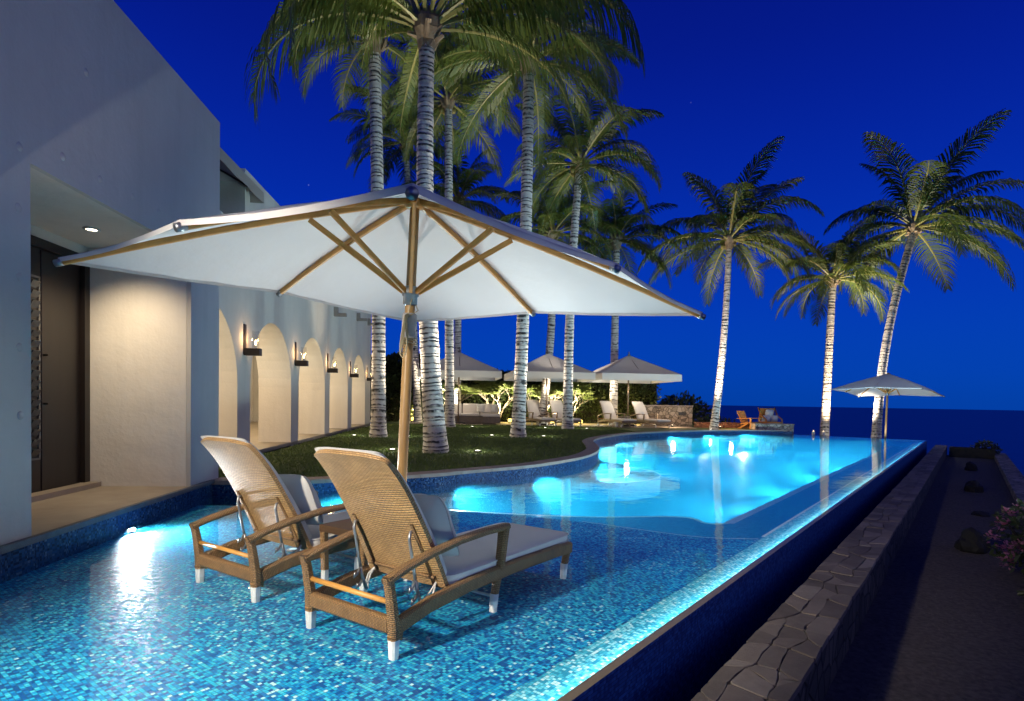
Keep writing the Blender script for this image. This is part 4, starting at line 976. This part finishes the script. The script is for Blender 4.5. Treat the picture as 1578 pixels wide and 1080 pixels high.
# ------------------------------------------------------------------ hedge, shrubs
def leaf_cloud(b, fn, n, size, rnd, mi=0, droop=.3):
    for _ in range(n):
        p, nm = fn(rnd); s = size * rnd.uniform(.6, 1.3)
        d = (nm + V((rnd.gauss(0, .6), rnd.gauss(0, .6), rnd.gauss(0, .6) - droop))).normalized(); sd = d.cross(V((rnd.gauss(0, 1), rnd.gauss(0, 1), rnd.gauss(0, 1)))).normalized()
        n0 = len(b.v); b.v += [p, p + d * s * .5 + sd * s * .22, p + d * s, p + d * s * .5 - sd * s * .22]; b.face((n0, n0 + 1, n0 + 2, n0 + 3), None, mi)
def hedge(label, loc, size, n, ls, seed):
    rnd = random.Random(seed); t = thing('hedge', label, 'hedge', loc); X, Y, Z = size; b = MB()
    def fn(r):
        x, z = r.uniform(-X / 2, X / 2), r.random() ** .8 * Z; q = V((x * .9, loc[0], z)); bump_ = .35 * noise.noise(V((x * .8, 1.3, z * .8)))
        top = Z * (1 + .10 * noise.noise(V((x * .7, 5, 0)))); z = min(z, top)
        if r.random() < .25: return V((x, r.uniform(-Y / 2, Y / 2), top + r.uniform(-.15, .06))), V((0, -.2, 1))
        return V((x, -Y / 2 - bump_ + r.uniform(0, .35), z)), V((0, -1, .3))
    leaf_cloud(b, fn, n, ls, rnd); b.build('foliage', HEDGE, t, kind='stuff')
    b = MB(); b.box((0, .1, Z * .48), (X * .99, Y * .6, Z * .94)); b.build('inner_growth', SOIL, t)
    return t
hedge('long dark clipped hedge behind the patio parasols', (.6, 31.2, .2), (14.2, 1.3, 2.6), 15000, .22, 4)
hedge('dim hedge closing the lawn beside the end of the arcade', (-6.0, 29.6, .2), (3.0, 1.2, 3.2), 4500, .24, 9)
def shrub(name, label, loc, rad, n, ls, seed, mats, frac=0, stems=7, zlift=.0, flower=.0):
    rnd = random.Random(seed); t = thing(name, label, 'shrub', loc); b = MB(); X, Y, Z = rad
    def fn(r):
        while True:
            p = V((r.uniform(-1, 1), r.uniform(-1, 1), r.uniform(-1, 1)))
            if .25 < p.length < 1 and noise.noise(p * 2.3 + V((seed, 0, 0))) > -.12: break
        return V((p.x * X, p.y * Y, Z * 1.0 + p.z * Z + zlift)), p.normalized()
    leaf_cloud(b, fn, n, ls, rnd); b.build('foliage', mats[0], t, kind='stuff')
    b = MB()
    for k in range(stems):
        a = k * 6.28 / stems + rnd.random(); b.tube([(0, 0, 0), (math.cos(a) * X * .3, math.sin(a) * Y * .3, Z * .7 + zlift), (math.cos(a) * X * .7, math.sin(a) * Y * .7, Z * 1.3 + zlift)], [.02, .014, .006], 5)
    b.build('stem', SOIL, t)
    if flower:
        for k in range(int(flower)):
            p, nm = fn(rnd); p = V((p.x, p.y, p.z)) + nm * .02; b = MB()
            for j in range(34):
                c = V((rnd.gauss(0, .028), rnd.gauss(0, .028), rnd.gauss(0, .024))); d = (c + V((0, 0, .02))).normalized(); sd = d.cross(V((0.3, .2, 1))).normalized(); s_ = rnd.uniform(.03, .045)
                n0 = len(b.v); b.v += [p + c, p + c + d * s_ * .6 + sd * s_ * .5, p + c + d * s_, p + c + d * s_ * .6 - sd * s_ * .5]; b.face((n0, n0 + 1, n0 + 2, n0 + 3))
            b.build('flower_cluster', mats[1], t)
    return t
shrub('flowering_shrub', 'pink flowering shrub beside the gravel path at the right edge', (5.50, 5.98, -.45), (.44, .42, .42), 1500, .07, 3, (HEDGE, PETAL), flower=70)
shrub('flowering_shrub', 'smaller pink flowering shrub low at the right edge of the path', (4.78, 4.95, -.45), (.30, .3, .13), 500, .06, 6, (HEDGE, PETAL), flower=10)
shrub('dark_bush', 'round dark bush against the sky behind the stone wall', (9.6, 33, -.4), (1.5, 1.2, 1.15), 2600, .25, 14, (HEDGE,))
shrub('dark_bush', 'low dark bush behind the red stone wall and armchairs', (10.9, 31, -.6), (1.6, .8, .62), 1400, .2, 18, (HEDGE,))
shrub('dark_bush', 'small dark bush at the end of the path planter', (*PF(21.6, 1.75), -.4), (.42, .4, .28), 700, .1, 23, (HEDGE,))

def plumeria(label, loc, seed, scale=1.0):
    rnd = random.Random(seed); t = thing('plumeria_tree', label, 'tree', loc); br = MB(); lf = []
    def grow(p, d, L, r_, depth):
        q = p + d * L; mid = p.lerp(q, .5) + V((rnd.uniform(-.05, .05), rnd.uniform(-.05, .05), 0)); br.tube([p, mid, q], [r_, r_ * .85, r_ * .72], 6)
        if depth == 0:
            lf.append((q, d)); return
        for k in range(rnd.choice((2, 3))):
            a = rnd.random() * 6.28; e = (d * .9 + V((math.cos(a), math.sin(a), .35)) * .75).normalized(); grow(q, e, L * rnd.uniform(.6, .8), r_ * .72, depth - 1)
    for k in range(3):
        a = k * 2.1 + rnd.random(); grow(V((0, 0, 0)), V((math.cos(a) * .5, math.sin(a) * .5, 1)).normalized(), .72 * scale, .05 * scale, 4)
    br.build('trunk', BRANCH, t, True); b = MB()
    for q, d in lf:
        for k in range(24):
            a = k * 2.4; e = (d * .35 + V((math.cos(a), math.sin(a), rnd.uniform(-.1, .5)))).normalized(); sd = e.cross(V((0, 0, 1))).normalized(); L = rnd.uniform(.36, .58); p = q + d * rnd.uniform(-.08, .03)
            n0 = len(b.v); b.v += [p, p + e * L * .45 + sd * L * .15 + V((0, 0, .02)), p + e * L + V((0, 0, -.05)), p + e * L * .45 - sd * L * .15 + V((0, 0, .02))]; b.face((n0, n0 + 1, n0 + 2, n0 + 3))
    b.build('crown', PLUM, t, kind='stuff')
    spot('garden_beam', (loc[0] + .3, loc[1] - 1.2, .34), (loc[0], loc[1], 2.2), 1700, (1, .93, .68), 100, 1, .05, None)
plumeria('branching plumeria tree lit from below behind the sofa', (-.75, 29.9, .22), 5, 1.08)
plumeria('branching plumeria tree lit from below left of the mid lounger pair', (1.5, 30.0, .22), 12, 1.0)
plumeria('branching plumeria tree lit from below right of the leaning palm', (2.95, 29.9, .22), 27, 1.0)
plumeria('shadowed plumeria tree half hidden behind the stout palm', (-3.3, 30.0, .22), 33, 1.0)

# far walls ---------------------------------------------------------------------
t = thing('stone_wall', 'rubble stone wall standing right of the far patio loungers', 'wall', (7.55, 28.6, .2))
b = MB(); b.box((0, 0, .50), (2.45, .4, 1.0)); b.build('wall_body', RUBBLE, t)
b = MB(); b.box((0, 0, 1.02), (2.5, .46, .05)); b.build('wall_cap', COPE, t)
b = MB(); b.box((.72, -.21, .64), (.36, .03, .16)); b.build('niche', DARKM, t)
t = thing('red_stone_wall', 'low reddish rubble wall between the stone wall and the armchairs', 'wall', (10.0, 27.7, .1))
b = MB(); b.box((0, 0, .17), (2.6, .35, .34)); b.build('wall_body', RUBBLER, t)
b = MB(); b.box((0, 0, .355), (2.65, .40, .035)); b.build('wall_cap', RUBBLER, t)
t = thing('stone_block', 'pale stone block wall at the water edge in front of the cushioned seat', 'wall', (11.75, 26.35, -.05))
b = MB(); b.box((0, 0, .26), (1.72, .5, .52)); b.build('wall_body', rubble('pale_rubble', [(.2, (.30, .29, .25)), (.5, (.44, .42, .37)), (.8, (.55, .53, .48))], 6), t)
b = MB(); b.box((0, 0, .535), (1.78, .55, .035)); b.build('wall_cap', PAVE, t)

# far patio furniture -------------------------------------------------------------
PCAN = canopy_mat('patio_canopy', (.60, .57, .55), .15); PC2 = canopy_mat('patio_valance', (.74, .72, .68), .35)
for (x, y, rz, lab) in ((-2.5, 27.2, .12, 'grey patio parasol above the sofa, leftmost of the patio row'), (1.6, 27.2, .12, 'grey patio parasol in the middle of the patio row'), (5.45, 27.5, .14, 'grey patio parasol above the pair of loungers, rightmost of the patio row')):
    p = parasol('patio_parasol', lab, (x, y, .24), rz, 1.82, 2.38, .95, .30, PCAN, TEAKG, 'patio parasols behind the lawn')
    for o in kids(p):
        if o.name.startswith('valance'): o.data = o.data.copy(); o.data.materials[0] = PC2
    point('canopy_glow', (0, 0, 1.7), 70, (1, .86, .66), .1, p)
LL = ['white cushioned lounger half hidden right of the mid-lawn palm', 'white cushioned lounger half hidden left of the leaning palm', 'white cushioned lounger left of the right patio parasol pole', 'white cushioned lounger right of the right patio parasol pole']
WF = {}
far_l = None
for (x, y, rz), lab in zip(((.95, 27.6, -2.8), (2.05, 27.6, -2.8), (4.45, 27.9, -2.72), (5.98, 27.9, -2.72)), LL):
    if far_l is None:
        far_l = dup(lg)
        for o in [q for q in COL.objects if q.parent == far_l]:
            if 'cushion' in o.name:
                o.data = o.data.copy(); o.data.materials.clear(); o.data.materials.append(WHITEC)
            elif o.type == 'MESH' and ('wicker' in o.data.materials[0].name):
                o.data = o.data.copy(); o.data.materials.clear(); o.data.materials.append(TEAKG)
        o = far_l
    else: o = dup(far_l)
    o.location = (x, y, CZ - .01); o.rotation_euler = (0, 0, rz + math.pi + math.pi); o.scale = (1.12,) * 3; o['label'] = lab; o['group'] = 'white cushioned loungers on the patio'
for x, lab in ((1.5, 'small wooden side table between the mid patio loungers'), (5.2, 'small wooden side table between the right patio loungers')):
    t = thing('patio_table', lab, 'table', (x, 27.0, CZ - .012), .1, 'small tables on the patio')
    b = MB(); b.box((0, 0, .43), (.5, .5, .04)); b.build('table_top', TEAKG, t)
    for sx in (-1, 1):
        for sy in (-1, 1): b = MB(); b.bar((sx * .2, sy * .2, 0), (sx * .2, sy * .2, .41), .04, .04, (0, 1, 0)); b.build('leg', TEAKG, t)
t = thing('hurricane_lantern', 'small white lantern standing at the feet of the right patio loungers', 'lantern', (4.75, 26.5, CZ - .012))
b = MB(); b.lathe([(.07, 0), (.08, .03), (.06, .08), (.09, .12)], 12); b.build('base', PLAST, t, True)
b = MB(); b.lathe([(.085, .12), (.10, .2), (.07, .30)], 12); b.build('shade', PLAST, t, True)
for x, lab in ((-4.9, 'added glowing yellow lamp on the ground at the foot of the hedge near the arcade'), (-.1, 'glowing yellow lamp on the ground between sofa and mid loungers'), (3.4, 'added glowing yellow lamp on the ground behind the leaning palm'), (6.6, 'added glowing yellow lamp on the ground beside the rubble wall'), (4.0 + 1.2, 'glowing yellow lamp on the ground under the right patio parasol'), (2.0, 'glowing yellow lamp on the ground beneath the mid patio loungers')):
    t = thing('path_lamp', lab, 'ground light', (x, 28.9, CZ - .012))  # the lamps along the hedge are added to brighten its foliage
    b = MB(); b.lathe([(.10, 0), (.10, .04), (.08, .05)], 12); b.build('base', DARKM, t, True)
    b = MB(); b.lathe([(.09, .05), (.10, .18), (.06, .22)], 12); b.build('lens', emit('amber_lens', (1, .72, .16), 3.5), t, True)
    point('lamp_glow', (0, .3, .45), 70, (1, .75, .28), .08, t)
t = thing('patio_sofa', 'pale wicker corner sofa with white back cushions under the left parasol', 'sofa', (-1.95, 27.7, CZ - .012), .05)
b = MB(); b.box((0, 0, .19), (2.5, .85, .32)); b.build('base', WICKER_G, t)
b = MB(); b.box((0, .42, .42), (2.5, .10, .80)); b.build('back_panel', WICKER_G, t)
for x in (-.85, 0, .85):
    b = MB(); b.box((x, -.03, .42), (.82, .82, .13)); b.build('seat_cushion', WHITEC, t, bevel=.03)
    b = MB(); b.box((x, .28, .70), (.80, .16, .46), Matrix.Rotation(R(10), 3, 'X')); b.build('back_cushion', WHITEC, t, bevel=.04)
for k, (x, lab, mt) in enumerate(((.45, 'grey scatter pillow on the sofa, left of its pillow row', PILLOW), (.78, 'cream scatter pillow on the sofa, in the middle of its pillow row', WHITEC), (1.08, 'grey scatter pillow at the end of the sofa', PILLOW))):
    o = link('scatter_pillow', pm_.copy(), label=lab, category='pillow', group='scatter pillows on the sofa'); o.data.materials[0] = mt
    o.matrix_world = Matrix.Translation((-1.95 + x, 27.82, .96)) @ Matrix.Rotation(R(-.12 * 57), 4, 'Z') @ Matrix.Rotation(R(75), 4, 'X') @ Matrix.Diagonal((.85, 1.15, 1, 1))
t = thing('ottoman', 'square pale wicker ottoman joined to the front right of the sofa', 'ottoman', (-.95, 26.95, CZ - .012), .05)
b = MB(); b.box((0, 0, .20), (.8, .6, .30)); b.build('base', WICKER_G, t)
b = MB(); b.box((0, 0, .42), (.82, .62, .13)); b.build('seat_cushion', WHITEC, t, bevel=.03)
# armchairs by the far water edge
t = thing('wooden_armchair', 'orange lit wooden armchair beside the stone block at the pool end', 'chair', (11.05, 27.2, .12), R(-150))
b = MB(); b.box((0, .05, .36), (.56, .6, .05), Matrix.Rotation(R(8), 3, 'X')); b.build('seat', TEAK, t)
for k in range(5):
    b = MB(); b.bar((-.22 + .11 * k, -.22, .34), (-.22 + .11 * k, -.50, .92), .09, .025, (0, 1, 0)); b.build('slat', TEAK, t)
for s in (-1, 1):
    b = MB(); b.bar((s * .32, -.4, .56), (s * .32, .4, .60), .11, .03); b.build('armrest', TEAK, t)
    b = MB(); b.bar((s * .31, .33, 0), (s * .31, .33, .58), .05, .09, (0, 1, 0)); b.build('leg', TEAK, t)
    b = MB(); b.bar((s * .31, -.5, 0), (s * .31, .2, .36), .05, .09); b.build('leg', TEAK, t)
point('end_wall_lamp', (11.6, 26.0, .75), 0.01, (1, .7, .4), .05)
t = thing('cushioned_armchair', 'wooden armchair heaped with pale blue cushions behind the stone block', 'chair', (12.4, 28.0, .1), R(190))
b = MB(); b.box((0, 0, .4), (.75, .65, .08)); b.build('seat', TEAK, t)
b = MB(); b.box((0, -.34, .78), (.75, .06, .6), Matrix.Rotation(R(-10), 3, 'X')); b.build('backrest', TEAK, t)
for s in (-1, 1):
    b = MB(); b.tube([(s * .40, .3, 0), (s * .42, .28, .55), (s * .42, -.1, .72), (s * .44, -.35, 1.1)], .035, 6); b.build('armrest', TEAK, t, True)
    b = MB(); b.bar((s * .36, -.3, 0), (s * .36, -.3, .4), .05, .05, (0, 1, 0)); b.build('leg', TEAK, t)
BLUEC = fabric('pale_blue_cushion', (.55, .66, .74))
for k, (x, y, z, lab) in enumerate(((-.2, -.05, .58, 'pale blue cushion on the seat of the far armchair, right one'), (.2, -.05, .58, 'pale blue cushion on the seat of the far armchair, left one'), (0, -.12, .86, 'pale blue cushion on top of the heap in the far armchair'))):
    o = link('cushion', pm_.copy(), label=lab, category='cushion', group='cushions heaped in the far armchair'); o.data.materials[0] = BLUEC
    bpy.context.view_layer.update(); o.matrix_world = t.matrix_world @ Matrix.Translation((x, y, z)) @ Matrix.Rotation(R(75), 4, 'X') @ Matrix.Diagonal((.85, .9, 1.3, 1))
for (x, y, lab) in ((13.35, 25.0, 'small white candle jar on the far pool edge, right of the stone block'), (13.0, 25.15, 'smaller candle jar next to the stone block on the pool edge')):
    t = thing('candle_jar', lab, 'candle', (x, y, WZ))
    b = MB(); b.lathe([(.05, 0), (.06, .02), (.06, .14), (.055, .15)], 12); b.build('jar', PLAST, t, True)
    b = MB(); b.lathe([(.03, .15), (.03, .17), (.005, .21)], 10); b.build('candle', emit('candle_glow', (1, .75, .45), 2), t, True)

# ------------------------------------------------------------------ pool lights
PLG = 4.6
def pool_light(x, y, z, dx, dy, wt, label, ang=165, col=(.78, .96, 1), r_=.02, dz=-.06):
    d = V((dx, dy, 0)).normalized(); t = thing('pool_light', label, 'pool light', (x, y, z), math.atan2(d.y, d.x), 'lit underwater lights in the pool walls')
    ring = MB(); ring.tube([(.0, 0, 0), (.03, 0, 0)], r_ * 1.25, 18); ring.build('rim', METAL, t, True)
    b = MB(); b.tube([(.028, 0, 0), (.045, 0, 0)], [r_, r_ * .8], 16); b.build('lens', LENS_P, t, True)
    bpy.context.view_layer.update()
    p = V((x, y, z)) + d * .07; spot('pool_beam', p, p + d * 2 + V((0, 0, dz * 2)), wt * PLG, col, ang, .6, .07, t)
pool_light(hx(5.42) + .005, 5.42, .035, 1, -.05, 210, 'glaring pool light in the house wall beneath the entrance', 140, r_=.022, dz=-.55, col=(.95, .98, 1))
pool_light(hx(1.6) + .005, 1.6, .035, 1, .1, 200, 'added pool light in the house wall outside the left of the picture', 108, r_=.03, dz=-1.2, col=(.95, .98, 1))  # unseen lamp added to brighten the near shelf floor
def onin(f, d=.0):
    i = int(f * (len(inner) - 1)); p = inner[i]; t_ = (inner[min(i + 1, len(inner) - 1)] - inner[max(0, i - 1)]).normalized(); return p.x, p.y, t_.y, -t_.x
PLL = ['underwater light below the coping nearest the loungers', 'underwater light below the coping in front of the stout palm', 'underwater light below the lawn coping left of the round steps', 'underwater light at the near side of the round steps', 'underwater light at the far side of the round steps', 'underwater light below the lawn point past the round steps', 'underwater light where the coping swings right', 'underwater light below the far bend of the coping', 'underwater light in front of the red stone wall', 'underwater light near the stone block']
for k, (f, wt) in enumerate(((.09, 90), (.18, 120), (.27, 150), (.36, 200), (.45, 300), (.54, 400), (.64, 440), (.73, 480), (.82, 480), (.92, 480))):
    x, y, nx_, ny_ = onin(f); pool_light(x + nx_ * .005, y + ny_ * .005, -.10, nx_, ny_, wt, PLL[k], 112, dz=-.02, col=(.66, .94, 1))
for k, (t_, wt, lab) in enumerate(((1.6, 130, 'added underwater light in the bench riser nearest the shelf'), (4.4, 200, 'added underwater light in the bench riser, second from the shelf'), (7.4, 260, 'added underwater light in the bench riser, third from the shelf'), (10.6, 300, 'added underwater light in the bench riser, fourth from the shelf'), (14, 300, 'added underwater light in the bench riser, fifth from the shelf'), (17.6, 300, 'added underwater light in the bench riser, last before the far corner'))):  # added facing away from view, to even out the deep water's glow
    x, y = PF(t_ + 1.2, -1.11); pool_light(x, y, -.40, -N.x, -N.y, wt, lab, 110, dz=.10, col=(.66, .94, 1))
t = thing('added_strip', 'added slim light strip under the overflow lip of the pool', 'pool light', (*PF(8, -.056), .02), math.atan2(U.y, U.x))  # strip added to brighten the edge ledge and bench
b = MB(); b.box((0, 0, 0), (26, .006, .012)); b.build('housing', METAL, t)
b = MB(); b.box((0, .005, 0), (25.9, .004, .008)); b.build('lens', emit('strip_lens', (.7, .95, 1), 2.5), t)
l = bpy.data.lights.new('strip_light', 'AREA'); l.shape = 'RECTANGLE'; l.size = 26; l.size_y = .02; l.energy = 62; l.color = (.70, .96, 1)
o = link('strip_light', l, t); o.location = (0, .014, .03); o.rotation_euler = (R(68), 0, 0)

# unseen floodlight added on the house wall to brighten loungers and shelf
q = vil.matrix_world @ V((.0, -3.6, 2.0)); t = thing('added_floodlight', 'added warm floodlight on the house wall beside the near end of the pool', 'wall lamp', q, HR)
b = MB(); b.box((.03, 0, 0), (.06, .16, .22)); b.build('housing', DARKM, t)
b = MB(); b.box((.064, 0, 0), (.008, .13, .19)); b.build('lens', LENS_D, t)
bpy.context.view_layer.update()
spot('flood_beam', vil.matrix_world @ V((.12, -3.6, 2.0)), (-.9, 3.7, .3), 1650, (1, .90, .74), 62, .8, .12, t)
for (x, y, wt, lab) in ((-.42, 4.75, 85, 'small added floor light in the shelf hidden behind the nearer lounger'), (-1.85, 4.95, 85, 'small added floor light in the shelf behind the house side lounger')):  # unseen floor lamps added to brighten the umbrella's underside
    t = thing('added_shelf_light', lab, 'pool light', (x, y, 0)); b = MB(); b.lathe([(.05, 0), (.05, .012), (.035, .014)], 14); b.build('rim', METAL, t, True)
    b = MB(); b.lathe([(.032, .0145), (.028, .018), (.001, .019)], 12); b.build('lens', LENS_P, t, True)
    spot('shelf_beam', (x, y, .04), (x * .5 - .4, y * .6 + 1.7, 2.2), wt, (1, .97, .90), 104, .7, .04, t)
t = thing('added_shelf_light', 'small added floor light at the foot of the umbrella over the far pool corner', 'pool light', (14.3, 22.4, -.2)); b = MB(); b.lathe([(.05, 0), (.05, .012), (.035, .014)], 14); b.build('rim', METAL, t, True)  # lamp added to lift the far canopy's underside
b = MB(); b.lathe([(.032, .0145), (.028, .018), (.001, .019)], 12); b.build('lens', LENS_P, t, True)
spot('shelf_beam', (14.3, 22.4, -.15), (14.7, 22.9, 2), 110, (.95, .99, 1), 110, .7, .04, t)
# warm lamps at the far walls
t = thing('wall_lamp', 'small lamp washing the far stone walls with amber light', 'wall lamp', (9.5, 26.6, .22)); b = MB(); b.lathe([(.05, 0), (.05, .08), (.03, .1)], 10); b.build('housing', DARKM, t); b = MB(); b.lathe([(.03, .1), (.03, .105)], 10); b.build('lens', LENS_D, t)
point('wall_lamp_glow', (.4, -.3, .55), 60, (1, .55, .25), .08, t)
t = thing('wall_lamp', 'small lamp lighting the rubble wall right of the loungers', 'wall lamp', (7.4, 26.9, .24)); b = MB(); b.lathe([(.05, 0), (.05, .08), (.03, .1)], 10); b.build('housing', DARKM, t); b = MB(); b.lathe([(.03, .1), (.03, .105)], 10); b.build('lens', LENS_D, t)
point('wall_lamp_glow', (0, -.2, .5), 55, (1, .74, .45), .08, t)
